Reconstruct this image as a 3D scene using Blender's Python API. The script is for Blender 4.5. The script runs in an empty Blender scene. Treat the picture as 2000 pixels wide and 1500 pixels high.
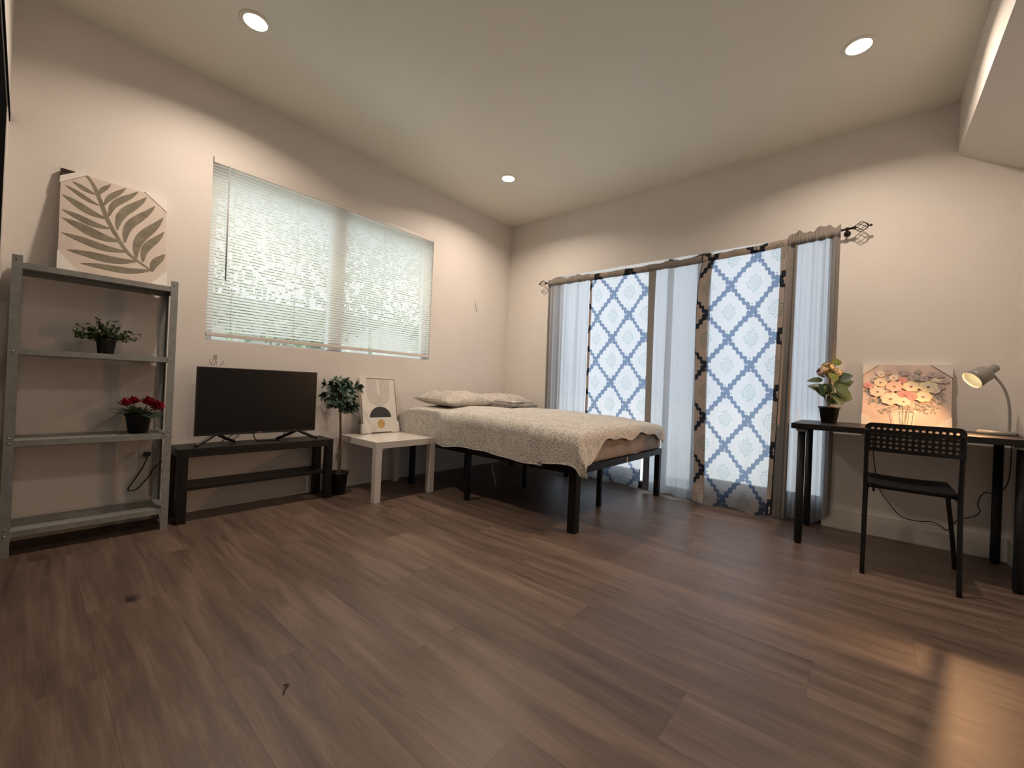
import bpy, bmesh, math, random
from mathutils import Vector, Matrix
random.seed(7)
C = bpy.context.scene.collection
SC = bpy.context.scene
PI = math.pi

# ---------------------------------------------------------------- camera, world, exposure
H = 2.82          # ceiling height
XB = 3.717        # face of the dropped soffit
XC = 3.985        # short right-hand wall
YD = -3.853       # wall behind the shelf end
HS = 2.478

def look(cam, pos, yaw, pitch, roll):
    fw = Vector((-math.sin(yaw)*math.cos(pitch), math.cos(yaw)*math.cos(pitch), math.sin(pitch)))
    rt = Vector((math.cos(yaw), math.sin(yaw), 0)); up = rt.cross(fw)
    r2 = math.cos(roll)*rt + math.sin(roll)*up
    u2 = -math.sin(roll)*rt + math.cos(roll)*up
    m = Matrix((r2, u2, -fw)).transposed().to_4x4()
    m.translation = Vector(pos)
    cam.matrix_world = m
cd = bpy.data.cameras.new('camera'); cam = bpy.data.objects.new('camera', cd); C.objects.link(cam)
cd.sensor_width = 36; cd.lens = 813.385*36/2000; cd.clip_start = 0.01
look(cam, (3.3244, -3.7661, 0.9081), 0.7059, 0.0044, 0.0429)
SC.camera = cam

SC.view_settings.view_transform = 'Standard'; SC.view_settings.look = 'None'
SC.view_settings.gamma = 1; SC.view_settings.use_curve_mapping = False
SC.view_settings.exposure = 0.0

w = bpy.data.worlds.new('sky'); SC.world = w; w.use_nodes = True
wn = w.node_tree.nodes; wl = w.node_tree.links
bg = wn['Background']
bg.inputs[0].default_value = (0.80, 0.90, 1.0, 1); bg.inputs[1].default_value = 2.05

def add_light(name, kind, loc, power, col, **k):
    l = bpy.data.lights.new(name, kind); l.energy = power; l.color = col
    for a, b in k.items(): setattr(l, a, b)
    o = bpy.data.objects.new(name, l); C.objects.link(o); o.location = loc
    return o
def portal(name, loc, rot, sx, sy):
    o = add_light(name, 'AREA', loc, 1, (1, 1, 1), shape='RECTANGLE', size=sx, size_y=sy)
    o.rotation_euler = rot
    try: o.data.cycles.is_portal = True
    except Exception: pass
    return o
portal('portal_left', (-0.16, -2.077, 1.73), (0, -PI/2, 0), 1.25, 1.88)
portal('portal_right', (1.92, 0.16, 1.06), (-PI/2, 0, 0), 2.5, 2.14)

WARM = (1.0, 0.81, 0.65)
LAMP_P = 17.0
sun = add_light('sun', 'SUN', (0, 0, 8), 3.6, (1.0, .96, .88), angle=math.radians(2))
sun.rotation_euler = Vector((-.50, .36, -1.0)).to_track_quat('-Z', 'Y').to_euler()

# ---------------------------------------------------------------- materials
def new_mat(name):
    m = bpy.data.materials.new(name); m.use_nodes = True
    return m, m.node_tree.nodes, m.node_tree.links, m.node_tree.nodes['Principled BSDF']
def pbr(name, col, rough=.5, metal=0, noise=0, nscale=20, bump=0, bscale=200, spec=.5, sheen=0, obj=True):
    m, n, l, b = new_mat(name)
    b.inputs['Base Color'].default_value = (*col, 1); b.inputs['Roughness'].default_value = rough
    b.inputs['Metallic'].default_value = metal; b.inputs['Specular IOR Level'].default_value = spec
    tc = n.new('ShaderNodeTexCoord')
    if noise:
        t = n.new('ShaderNodeTexNoise'); t.inputs['Scale'].default_value = nscale; t.inputs['Detail'].default_value = 4
        l.new(tc.outputs['Object'], t.inputs['Vector'])
        r = n.new('ShaderNodeValToRGB')
        r.color_ramp.elements[0].position = .3; r.color_ramp.elements[1].position = .7
        r.color_ramp.elements[0].color = (*[c*(1-noise) for c in col], 1)
        r.color_ramp.elements[1].color = (*[min(1, c*(1+noise)) for c in col], 1)
        l.new(t.outputs['Fac'], r.inputs['Fac']); l.new(r.outputs['Color'], b.inputs['Base Color'])
    if bump:
        t = n.new('ShaderNodeTexNoise'); t.inputs['Scale'].default_value = bscale; t.inputs['Detail'].default_value = 3
        l.new(tc.outputs['Object'], t.inputs['Vector'])
        bp = n.new('ShaderNodeBump'); bp.inputs['Strength'].default_value = bump; bp.inputs['Distance'].default_value = .002
        l.new(t.outputs['Fac'], bp.inputs['Height']); l.new(bp.outputs['Normal'], b.inputs['Normal'])
    return m
M = {}
M['wall'] = pbr('wall_paint', (.74, .70, .66), .55, noise=.02, nscale=3, bump=.25, bscale=120, spec=.3)
M['ceiling'] = pbr('ceiling_paint', (.78, .765, .67), .42, noise=.02, nscale=2, bump=.25, bscale=120, spec=.35)
M['trim'] = pbr('trim_paint', (.70, .67, .63), .4, noise=.02, nscale=5)
M['white_vinyl'] = pbr('white_vinyl', (.8, .8, .8), .4)
M['black'] = pbr('black_paint', (.007, .007, .008), .5, spec=.3, noise=.2, nscale=30)
M['black_metal'] = pbr('black_powder_metal', (.006, .006, .007), .45, spec=.3, noise=.2, nscale=60)
M['black_wood'] = pbr('black_brown_foil', (.008, .007, .007), .42, spec=.35, noise=.35, nscale=40, bump=.1, bscale=90)
M['grey_steel'] = pbr('galvanised_steel', (.30, .31, .30), .42, metal=.35, noise=.12, nscale=35)
M['white_lacquer'] = pbr('white_lacquer', (.74, .70, .66), .22, noise=.01, nscale=4)
M['screen'] = pbr('screen_glass', (.005, .005, .006), .3, spec=.3, noise=.05, nscale=3)
M['tv_plastic'] = pbr('tv_plastic', (.008, .008, .009), .35, noise=.1, nscale=50)
M['logo'] = pbr('logo_print', (.45, .45, .45), .4)
M['pot'] = pbr('pot_plastic', (.010, .010, .010), .5, noise=.2, nscale=60)
M['soil'] = pbr('soil', (.03, .02, .014), .95, noise=.5, nscale=150, bump=1, bscale=300)
M['bark'] = pbr('bark', (.16, .10, .055), .8, noise=.35, nscale=60, bump=.6, bscale=120)
M['leaf_dark'] = pbr('leaf_dark', (.035, .075, .045), .42, noise=.35, nscale=30)
M['leaf_grey'] = pbr('leaf_sage', (.12, .19, .14), .42, noise=.3, nscale=30)
M['leaf_olive'] = pbr('leaf_olive', (.045, .075, .018), .5, noise=.4, nscale=35)
M['leaf_pale'] = pbr('leaf_pale', (.15, .22, .10), .5, noise=.3, nscale=35)
M['leaf_lime'] = pbr('leaf_lime', (.09, .12, .022), .45, noise=.3, nscale=35)
M['leaf_mid'] = pbr('leaf_mid', (.04, .07, .03), .45, noise=.35, nscale=30)
M['petal_red'] = pbr('petal_red', (.42, .012, .022), .5, noise=.3, nscale=60)
M['petal_cream'] = pbr('petal_cream', (.62, .50, .26), .6, noise=.25, nscale=60)
M['petal_pink'] = pbr('petal_blush', (.50, .33, .22), .6, noise=.25, nscale=60)
M['mattress'] = pbr('taupe_sheet', (.27, .22, .20), .9, noise=.08, nscale=12, bump=.4, bscale=250)
M['blanket'] = pbr('grey_fleece', (.26, .24, .22), .95, noise=.15, nscale=60, bump=.6, bscale=300)
M['sheet'] = pbr('pale_sheet', (.58, .53, .48), .9, noise=.06, nscale=30, bump=.3, bscale=300)
M['canvas'] = pbr('canvas_blush', (.60, .52, .46), .85, noise=.05, nscale=14, bump=.25, bscale=500)
M['leafprint'] = pbr('printed_olive_leaf', (.20, .175, .13), .85, noise=.22, nscale=22, bump=.25, bscale=500)
M['card'] = pbr('white_card', (.70, .67, .63), .7, noise=.02, nscale=10)
M['card_dark'] = pbr('dark_card', (.035, .018, .013), .9, noise=.3, nscale=40)
M['lamp'] = pbr('lamp_grey', (.24, .235, .215), .4, noise=.03, nscale=20)
M['lamp_in'] = pbr('lamp_reflector', (.85, .83, .75), .35)
M['bronze'] = pbr('oiled_bronze', (.03, .022, .018), .4, metal=.6, noise=.2, nscale=60)
M['cord'] = pbr('black_cord', (.015, .013, .011), .6, noise=.1, nscale=60)
M['hook'] = pbr('brushed_nickel', (.45, .42, .38), .35, metal=.7, noise=.1, nscale=60)
M['plate'] = pbr('outlet_plastic', (.68, .65, .60), .4)
M['yellow'] = pbr('yellow_tag', (.75, .60, .15), .6)
M['twig'] = pbr('twig', (.02, .012, .008), .9, noise=.3, nscale=50)
M['wood_edge'] = pbr('thin_wood_edge', (.22, .14, .08), .6, noise=.2, nscale=50)
M['ink'] = pbr('charcoal_ink', (.035, .036, .038), .8, noise=.1, nscale=50)
M['line_ink'] = pbr('grey_line_ink', (.30, .25, .24), .8)
M['gold'] = pbr('ochre_ink', (.50, .33, .12), .7, noise=.15, nscale=80)
M['concrete'] = pbr('patio_concrete', (.72, .72, .70), .9, noise=.05, nscale=4)
M['closet_black'] = pbr('closet_matt_black', (.006, .006, .006), 1.0, spec=0)
M['door_frame'] = pbr('bronze_door_frame', (.05, .043, .038), .5, noise=.1, nscale=30)
M['hedge'] = pbr('hedge_leaf', (.20, .26, .15), .6, noise=.4, nscale=3)
M['fence'] = pbr('pale_stucco', (.62, .62, .55), .9, noise=.06, nscale=2)
M['vase'] = pbr('vase_glass_paint', (.72, .66, .58), .6, noise=.08, nscale=40)
M['f0'] = pbr('bloom_cream', (.76, .66, .54), .85, noise=.08, nscale=60)
M['f1'] = pbr('bloom_butter', (.78, .70, .46), .85, noise=.08, nscale=60)
M['f2'] = pbr('bloom_blush', (.74, .52, .44), .85, noise=.12, nscale=60)
M['f3'] = pbr('bloom_rose', (.68, .30, .31), .85, noise=.25, nscale=60)
M['f4'] = pbr('bloom_mauve', (.50, .41, .40), .85, noise=.15, nscale=60)
M['fc'] = pbr('bloom_centre', (.28, .20, .12), .85, noise=.3, nscale=90)
M['fg'] = pbr('foliage_paint', (.30, .31, .28), .85, noise=.3, nscale=50)
M['fbg'] = pbr('canvas_peach', (.66, .53, .47), .85, noise=.09, nscale=9)
M['emit_soft'] = None

def emission(name, col, s):
    m = bpy.data.materials.new(name); m.use_nodes = True; n = m.node_tree.nodes
    n.remove(n['Principled BSDF']); e = n.new('ShaderNodeEmission')
    e.inputs[0].default_value = (*col, 1); e.inputs[1].default_value = s
    m.node_tree.links.new(e.outputs[0], n['Material Output'].inputs[0]); return m
M['led'] = emission('led_diffuser', (1.0, .86, .66), 18)
M['bulb'] = emission('desk_bulb', (1.0, .80, .45), 3)

def glass():
    m, n, l, b = new_mat('window_glass')
    t = n.new('ShaderNodeBsdfTransparent'); g = n.new('ShaderNodeBsdfGlossy'); g.inputs['Roughness'].default_value = .02
    mx = n.new('ShaderNodeMixShader'); mx.inputs[0].default_value = .05
    l.new(t.outputs[0], mx.inputs[1]); l.new(g.outputs[0], mx.inputs[2]); l.new(mx.outputs[0], n['Material Output'].inputs[0])
    return m
M['glass'] = glass()

def mth(n, l, op, a, b=None, c=None):
    x = n.new('ShaderNodeMath'); x.operation = op
    for i, v in enumerate((a, b, c)):
        if v is None: continue
        if isinstance(v, (int, float)): x.inputs[i].default_value = v
        else: l.new(v, x.inputs[i])
    return x.outputs[0]

def mixcol(n, l, fac, a, b, typ='MIX'):
    x = n.new('ShaderNodeMix'); x.data_type = 'RGBA'; x.blend_type = typ
    if isinstance(fac, (int, float)): x.inputs[0].default_value = fac
    else: l.new(fac, x.inputs[0])
    for i, v in ((6, a), (7, b)):
        if isinstance(v, tuple): x.inputs[i].default_value = (*v, 1)
        else: l.new(v, x.inputs[i])
    return x.outputs[2]

def cloth_shader(name, transl=.45, transp=.25, pattern=False, base=(.33, .30, .275), tcol=(.66, .69, .73), strength=1):
    """sheer cloth: part diffuse, part translucent, part see-through weave"""
    m, n, l, b = new_mat(name)
    n.remove(b)
    tc = n.new('ShaderNodeTexCoord')
    uv = n.new('ShaderNodeSeparateXYZ'); l.new(tc.outputs['UV'], uv.inputs[0])
    ns = n.new('ShaderNodeTexNoise'); ns.inputs['Scale'].default_value = 9; ns.inputs['Detail'].default_value = 3
    l.new(tc.outputs['UV'], ns.inputs['Vector'])
    if pattern:
        W, Hh = 0.365, 0.430
        fine = n.new('ShaderNodeTexNoise'); fine.inputs['Scale'].default_value = 90; l.new(tc.outputs['UV'], fine.inputs['Vector'])
        cu = mth(n, l, 'COSINE', mth(n, l, 'MULTIPLY', uv.outputs[0], 2*PI/W))
        cv = mth(n, l, 'COSINE', mth(n, l, 'MULTIPLY', uv.outputs[1], 2*PI/Hh))
        def tri(o, per):
            return mth(n, l, 'SUBTRACT', mth(n, l, 'MULTIPLY', mth(n, l, 'PINGPONG', mth(n, l, 'ADD', o, per*20.5), per/2), 4/per), 1)
        f = mth(n, l, 'ADD', mth(n, l, 'MULTIPLY', mth(n, l, 'ADD', cu, cv), .45), mth(n, l, 'MULTIPLY', mth(n, l, 'ADD', tri(uv.outputs[0], W), tri(uv.outputs[1], Hh)), .55))
        af = mth(n, l, 'ABSOLUTE', f)
        sc1 = mth(n, l, 'SINE', mth(n, l, 'MULTIPLY', uv.outputs[1], 2*PI/Hh*12))
        sc2 = mth(n, l, 'SINE', mth(n, l, 'MULTIPLY', uv.outputs[0], 2*PI/W*12))
        sc = mth(n, l, 'MULTIPLY', mth(n, l, 'ADD', sc1, sc2), .085)
        g = mth(n, l, 'ADD', af, sc)
        lat = mth(n, l, 'LESS_THAN', g, .27)
        # inner ornament: wobbly rings and specks in the middle of each medallion
        wob = mth(n, l, 'MULTIPLY', mth(n, l, 'SINE', mth(n, l, 'MULTIPLY', mth(n, l, 'ARCTAN2', mth(n, l, 'SINE', mth(n, l, 'MULTIPLY', uv.outputs[0], 2*PI/W)), mth(n, l, 'SINE', mth(n, l, 'MULTIPLY', uv.outputs[1], 2*PI/Hh))), 8)), .09)
        gg = mth(n, l, 'ADD', af, wob)
        r1 = mth(n, l, 'LESS_THAN', mth(n, l, 'ABSOLUTE', mth(n, l, 'SUBTRACT', gg, 1.52)), .05)
        r2 = mth(n, l, 'LESS_THAN', mth(n, l, 'ABSOLUTE', mth(n, l, 'SUBTRACT', gg, 1.82)), .035)
        speck = mth(n, l, 'GREATER_THAN', fine.outputs['Fac'], .56)
        cen = mth(n, l, 'MULTIPLY', mth(n, l, 'GREATER_THAN', gg, 1.3), speck)
        orn = mth(n, l, 'MINIMUM', mth(n, l, 'ADD', mth(n, l, 'ADD', r1, r2), mth(n, l, 'MULTIPLY', cen, .5)), 1)
        rose = mth(n, l, 'MULTIPLY', mth(n, l, 'LESS_THAN', mth(n, l, 'ABSOLUTE', mth(n, l, 'SUBTRACT', gg, .85)), .12), speck)
        c0 = mixcol(n, l, orn, (.34, .285, .245), (.17, .19, .17))
        c0 = mixcol(n, l, mth(n, l, 'MULTIPLY', rose, .5), c0, (.30, .21, .18))
        dcol = mixcol(n, l, lat, c0, (.022, .024, .030))
        t0 = mixcol(n, l, orn, (.72, .73, .75), (.47, .58, .60))
        t0 = mixcol(n, l, mth(n, l, 'MULTIPLY', rose, .5), t0, (.74, .68, .66))
        tcolor = mixcol(n, l, lat, t0, (.23, .29, .40))
    else:
        dcol = mixcol(n, l, mth(n, l, 'MULTIPLY', ns.outputs['Fac'], .3), base, tuple(c*.8 for c in base))
        tcolor = mixcol(n, l, mth(n, l, 'MULTIPLY', ns.outputs['Fac'], .2), tcol, tuple(c*.9 for c in tcol))
    d = n.new('ShaderNodeBsdfDiffuse'); t = n.new('ShaderNodeBsdfTranslucent'); tr = n.new('ShaderNodeBsdfTransparent')
    l.new(dcol, d.inputs[0]); l.new(tcolor, t.inputs[0]); l.new(tcolor, tr.inputs[0])
    m1 = n.new('ShaderNodeMixShader'); m1.inputs[0].default_value = transl; l.new(d.outputs[0], m1.inputs[1]); l.new(t.outputs[0], m1.inputs[2])
    m2 = n.new('ShaderNodeMixShader'); m2.inputs[0].default_value = transp; l.new(m1.outputs[0], m2.inputs[1]); l.new(tr.outputs[0], m2.inputs[2])
    l.new(m2.outputs[0], n['Material Output'].inputs[0])
    return m
M['cur_grey'] = cloth_shader('sheer_grey_cloth', .50, .24)
M['cur_grey_hem'] = cloth_shader('grey_cloth_hem', .05, .0, base=(.25, .225, .20))
M['cur_pat'] = cloth_shader('damask_cloth', .50, .36, True)
M['cur_pat_hem'] = cloth_shader('damask_cloth_hem', .04, .0, True)
M['slat'] = cloth_shader('vinyl_slat', .62, .0, base=(.86, .87, .83), tcol=(.93, .96, .92))

def floor_mat():
    m, n, l, b = new_mat('plank_floor')
    geo = n.new('ShaderNodeTexCoord')
    s = n.new('ShaderNodeSeparateXYZ'); l.new(geo.outputs['Object'], s.inputs[0])
    PW, PL = .232, 1.22
    yy = mth(n, l, 'DIVIDE', mth(n, l, 'ADD', s.outputs[1], 3.357+PW*20), PW)
    row = mth(n, l, 'FLOOR', yy); fy = mth(n, l, 'FRACT', yy)
    wn_ = n.new('ShaderNodeTexWhiteNoise'); wn_.noise_dimensions = '1D'; l.new(row, wn_.inputs['W'])
    off = mth(n, l, 'MULTIPLY', wn_.outputs['Value'], 1.0)
    xx = mth(n, l, 'ADD', mth(n, l, 'DIVIDE', mth(n, l, 'SUBTRACT', s.outputs[0], 1.91-PL*20), PL), mth(n, l, 'MULTIPLY', mth(n, l, 'SUBTRACT', row, 20), .387))
    col = mth(n, l, 'FLOOR', xx); fx = mth(n, l, 'FRACT', xx)
    cmb = n.new('ShaderNodeCombineXYZ'); l.new(row, cmb.inputs[0]); l.new(col, cmb.inputs[1])
    w2 = n.new('ShaderNodeTexWhiteNoise'); w2.noise_dimensions = '3D'; l.new(cmb.outputs[0], w2.inputs['Vector'])
    # grain, stretched along x, shifted for each plank
    g = n.new('ShaderNodeCombineXYZ')
    l.new(mth(n, l, 'ADD', mth(n, l, 'MULTIPLY', s.outputs[0], 1.6), mth(n, l, 'MULTIPLY', w2.outputs['Value'], 37)), g.inputs[0])
    l.new(mth(n, l, 'MULTIPLY', s.outputs[1], 16), g.inputs[1]); l.new(mth(n, l, 'MULTIPLY', w2.outputs['Value'], 11), g.inputs[2])
    n1 = n.new('ShaderNodeTexNoise'); n1.inputs['Scale'].default_value = 1.0; n1.inputs['Detail'].default_value = 8; n1.inputs['Roughness'].default_value = .68; n1.inputs['Distortion'].default_value = .5
    l.new(g.outputs[0], n1.inputs['Vector'])
    g2 = n.new('ShaderNodeVectorMath'); g2.operation = 'MULTIPLY'; l.new(g.outputs[0], g2.inputs[0]); g2.inputs[1].default_value = (2.6, 11, 1)
    n2 = n.new('ShaderNodeTexNoise'); n2.inputs['Scale'].default_value = 1.0; n2.inputs['Detail'].default_value = 4; l.new(g2.outputs[0], n2.inputs['Vector'])
    big = n.new('ShaderNodeTexNoise'); big.inputs['Scale'].default_value = 1.7; big.inputs['Detail'].default_value = 2; l.new(geo.outputs['Object'], big.inputs['Vector'])
    r = n.new('ShaderNodeValToRGB'); e = r.color_ramp.elements
    e[0].position = .28; e[0].color = (.062, .041, .031, 1); e[1].position = .74; e[1].color = (.215, .152, .118, 1)
    k = e.new(.5); k.color = (.132, .089, .068, 1)
    l.new(n1.outputs['Fac'], r.inputs['Fac'])
    tone = mth(n, l, 'ADD', mth(n, l, 'MULTIPLY', w2.outputs['Value'], .24), .85)
    tone = mth(n, l, 'MULTIPLY', tone, mth(n, l, 'ADD', mth(n, l, 'MULTIPLY', n2.outputs['Fac'], .5), .75))
    tone = mth(n, l, 'MULTIPLY', tone, mth(n, l, 'ADD', mth(n, l, 'MULTIPLY', big.outputs['Fac'], .4), .8))
    # joints
    ey = mth(n, l, 'MINIMUM', fy, mth(n, l, 'SUBTRACT', 1, fy)); ex = mth(n, l, 'MINIMUM', fx, mth(n, l, 'SUBTRACT', 1, fx))
    jy = mth(n, l, 'LESS_THAN', ey, .006); jx = mth(n, l, 'LESS_THAN', ex, .0012)
    j = mth(n, l, 'MAXIMUM', jy, jx)
    tone = mth(n, l, 'MULTIPLY', tone, mth(n, l, 'SUBTRACT', 1, mth(n, l, 'MULTIPLY', j, .28)))
    # one dark knot near the shelf
    dx = mth(n, l, 'MULTIPLY', mth(n, l, 'SUBTRACT', s.outputs[0], 1.13), 16); dy = mth(n, l, 'MULTIPLY', mth(n, l, 'SUBTRACT', s.outputs[1], -3.46), 34)
    dd = mth(n, l, 'SQRT', mth(n, l, 'ADD', mth(n, l, 'MULTIPLY', dx, dx), mth(n, l, 'MULTIPLY', dy, dy)))
    dd = mth(n, l, 'ADD', dd, mth(n, l, 'MULTIPLY', n2.outputs['Fac'], 1.2))
    kn = n.new('ShaderNodeMapRange'); kn.inputs[1].default_value = .9; kn.inputs[2].default_value = 1.5; kn.inputs[3].default_value = .3; kn.inputs[4].default_value = 1; l.new(dd, kn.inputs[0])
    tone = mth(n, l, 'MULTIPLY', tone, kn.outputs[0])
    cc = n.new('ShaderNodeCombineXYZ')
    for i in range(3): l.new(tone, cc.inputs[i])
    l.new(mixcol(n, l, 1.0, r.outputs['Color'], cc.outputs[0], 'MULTIPLY'), b.inputs['Base Color'])
    rr = n.new('ShaderNodeMapRange'); rr.inputs[3].default_value = .30; rr.inputs[4].default_value = .48; l.new(n1.outputs['Fac'], rr.inputs[0])
    l.new(rr.outputs[0], b.inputs['Roughness'])
    hgt = mth(n, l, 'SUBTRACT', mth(n, l, 'MULTIPLY', n2.outputs['Fac'], .5), j)
    bp = n.new('ShaderNodeBump'); bp.inputs['Strength'].default_value = .35; bp.inputs['Distance'].default_value = .0012
    l.new(hgt, bp.inputs['Height']); l.new(bp.outputs['Normal'], b.inputs['Normal'])
    return m
M['floor'] = floor_mat()

def duvet_mat(name='speckled_duvet', dark=(.22, .215, .20), light=(.64, .61, .56), scale=125):
    m, n, l, b = new_mat(name)
    tc = n.new('ShaderNodeTexCoord')
    mp = n.new('ShaderNodeMapping'); mp.inputs['Scale'].default_value = (1, 1, 1.0); l.new(tc.outputs['Object'], mp.inputs[0])
    v = n.new('ShaderNodeTexVoronoi'); v.inputs['Scale'].default_value = scale; l.new(mp.outputs[0], v.inputs['Vector'])
    ns = n.new('ShaderNodeTexNoise'); ns.inputs['Scale'].default_value = 14; l.new(tc.outputs['Object'], ns.inputs['Vector'])
    thr = mth(n, l, 'ADD', v.outputs['Distance'], mth(n, l, 'MULTIPLY', mth(n, l, 'SUBTRACT', ns.outputs['Fac'], .5), .35))
    r = n.new('ShaderNodeValToRGB'); r.color_ramp.elements[0].position = .30; r.color_ramp.elements[1].position = .46
    r.color_ramp.elements[0].color = (*dark, 1); r.color_ramp.elements[1].color = (*light, 1)
    l.new(thr, r.inputs['Fac']); l.new(r.outputs['Color'], b.inputs['Base Color'])
    b.inputs['Roughness'].default_value = .95; b.inputs['Specular IOR Level'].default_value = .1
    bp = n.new('ShaderNodeBump'); bp.inputs['Strength'].default_value = .4; bp.inputs['Distance'].default_value = .003
    l.new(ns.outputs['Fac'], bp.inputs['Height']); l.new(bp.outputs['Normal'], b.inputs['Normal'])
    return m
M['duvet'] = duvet_mat()
M['pillow'] = duvet_mat('speckled_pillowcase', light=(.58, .53, .48), dark=(.25, .23, .21), scale=110)

# ---------------------------------------------------------------- mesh helpers
def nb(): return bmesh.new()
def obj(name, bm, mats, parent=None, smooth=False, bevel=0, subsurf=0, recalc=True):
    if recalc: bmesh.ops.recalc_face_normals(bm, faces=bm.faces)
    me = bpy.data.meshes.new(name); bm.to_mesh(me); bm.free()
    for m in (mats if isinstance(mats, list) else [mats]): me.materials.append(m)
    if smooth:
        for p in me.polygons: p.use_smooth = True
    o = bpy.data.objects.new(name, me); C.objects.link(o)
    if bevel:
        b = o.modifiers.new('bevel', 'BEVEL'); b.width = bevel; b.segments = 2; b.limit_method = 'ANGLE'; b.angle_limit = .7
    if subsurf:
        s = o.modifiers.new('sub', 'SUBSURF'); s.levels = subsurf; s.render_levels = subsurf
    if parent is not None: o.parent = parent
    return o
def thing(name, label, cat, loc=(0, 0, 0), rz=0, group=None):
    o = bpy.data.objects.new(name, None); C.objects.link(o); o.empty_display_size = .1
    o.location = loc; o.rotation_euler = (0, 0, rz); o['label'] = label; o['category'] = cat
    if group: o['group'] = group
    return o
def tag(o, label, cat, group=None):
    o['label'] = label; o['category'] = cat
    if group: o['group'] = group
    return o
def struct(name, bm, m, **k):
    o = obj(name, bm, m, **k); o['kind'] = 'structure'; return o
def box(bm, x0, x1, y0, y1, z0, z1, mi=0):
    v = [bm.verts.new((x, y, z)) for x in (x0, x1) for y in (y0, y1) for z in (z0, z1)]
    for f in ((0, 1, 3, 2), (4, 6, 7, 5), (0, 4, 5, 1), (2, 3, 7, 6), (0, 2, 6, 4), (1, 5, 7, 3)):
        fc = bm.faces.new([v[i] for i in f]); fc.material_index = mi
def boxes(*bs):
    bm = nb()
    for b in bs: box(bm, *b)
    return bm
def frame(d):
    d = Vector(d).normalized(); a = Vector((0, 0, 1)) if abs(d.z) < .95 else Vector((1, 0, 0))
    u = d.cross(a).normalized(); return u, d.cross(u).normalized()
def tube(bm, pts, r, seg=10, cap=True, mi=0):
    pts = [Vector(p) for p in pts]; rings = []; u = None
    for i, p in enumerate(pts):
        d = (pts[min(i+1, len(pts)-1)]-pts[max(i-1, 0)]).normalized()
        if u is None: u, _ = frame(d)
        u = (u-d*u.dot(d)).normalized(); v = d.cross(u)
        rr = r[i] if isinstance(r, (list, tuple)) else r
        rings.append([bm.verts.new(p+(u*math.cos(2*PI*k/seg)+v*math.sin(2*PI*k/seg))*rr) for k in range(seg)])
    for a, b in zip(rings, rings[1:]):
        for k in range(seg):
            f = bm.faces.new((a[k], a[(k+1) % seg], b[(k+1) % seg], b[k])); f.material_index = mi; f.smooth = True
    if cap:
        bm.faces.new(rings[0][::-1]).material_index = mi; bm.faces.new(rings[-1]).material_index = mi
def smooth_path(pts, n=6):
    P = [Vector(p) for p in pts]; out = []
    for i in range(len(P)-1):
        p0 = P[max(i-1, 0)]; p1 = P[i]; p2 = P[i+1]; p3 = P[min(i+2, len(P)-1)]
        for k in range(n):
            t = k/n
            out.append(.5*((2*p1)+(p2-p0)*t+(2*p0-5*p1+4*p2-p3)*t*t+(3*p1-p0-3*p2+p3)*t**3))
    out.append(P[-1]); return out
def lathe(bm, prof, seg=32, c=(0, 0, 0), axis=None, mi=0, closed=False):
    """prof: (radius, height) from one end to the other, around +z or axis"""
    c = Vector(c)
    if axis is None: u, v, d = Vector((1, 0, 0)), Vector((0, 1, 0)), Vector((0, 0, 1))
    else:
        d = Vector(axis).normalized(); u, v = frame(d)
    rings = []
    for r, h in prof:
        if r < 1e-5: rings.append([bm.verts.new(c+d*h)])
        else: rings.append([bm.verts.new(c+d*h+(u*math.cos(2*PI*k/seg)+v*math.sin(2*PI*k/seg))*r) for k in range(seg)])
    for a, b in zip(rings, rings[1:]):
        for k in range(seg):
            q = []
            for x in (a[k % len(a)], a[(k+1) % seg % len(a)], b[(k+1) % seg % len(b)], b[k % len(b)]):
                if x not in q: q.append(x)
            if len(q) > 2: f = bm.faces.new(q); f.material_index = mi; f.smooth = True
def leaf(bm, base, d, up, L, W, droop=.2, fold=.15, n=5, mi=0, tip=1.0, shape=None):
    d = Vector(d).normalized(); up = Vector(up); s = d.cross(up)
    if s.length < 1e-3: s = d.cross(Vector((1, 0, .1)))
    s.normalize(); nrm = s.cross(d).normalized()
    base = Vector(base); prev = None
    for i in range(n+1):
        t = i/n
        wd = (math.sin(PI*min(1, t**.75*.98+.02)))**.8*W/2 if shape is None else shape(t)*W/2
        if i == n: wd = 0.0008
        c = base+d*L*t-nrm*(droop*L*t*t)+nrm*0
        row = [bm.verts.new(c-s*wd+nrm*fold*wd), bm.verts.new(c), bm.verts.new(c+s*wd+nrm*fold*wd)]
        if prev:
            for k in range(2):
                f = bm.faces.new((prev[k], prev[k+1], row[k+1], row[k])); f.material_index = mi; f.smooth = True
        prev = row

# ---------------------------------------------------------------- room shell
WY1, WY2, WZ1, WZ2 = -1.156, -2.998, 1.128, 2.337       # blind window opening in the left wall
DX0, DX1, DZ = .68, 3.10, 2.122                           # glazed door opening in the right wall
T = .14
bm = nb(); box(bm, -.2, 5.6, -4.1, .2, -.08, 0); struct('floor', bm, M['floor'])
bm = nb(); box(bm, -.2, 5.6, -4.1, .2, H, H+.1); struct('ceiling', bm, M['ceiling'])
bm = boxes((-T, 0, -4.0, WY2, 0, H), (-T, 0, WY1, .14, 0, H), (-T, 0, WY2, WY1, 0, WZ1), (-T, 0, WY2, WY1, WZ2, H))
bmesh.ops.remove_doubles(bm, verts=bm.verts, dist=1e-5)
struct('wall_left', bm, M['wall'])
bm = boxes((0, DX0, 0, T, 0, H), (DX1, 5.5, 0, T, 0, H), (DX0, DX1, 0, T, DZ, H))
bmesh.ops.remove_doubles(bm, verts=bm.verts, dist=1e-5)
struct('wall_right', bm, M['wall'])
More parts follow.
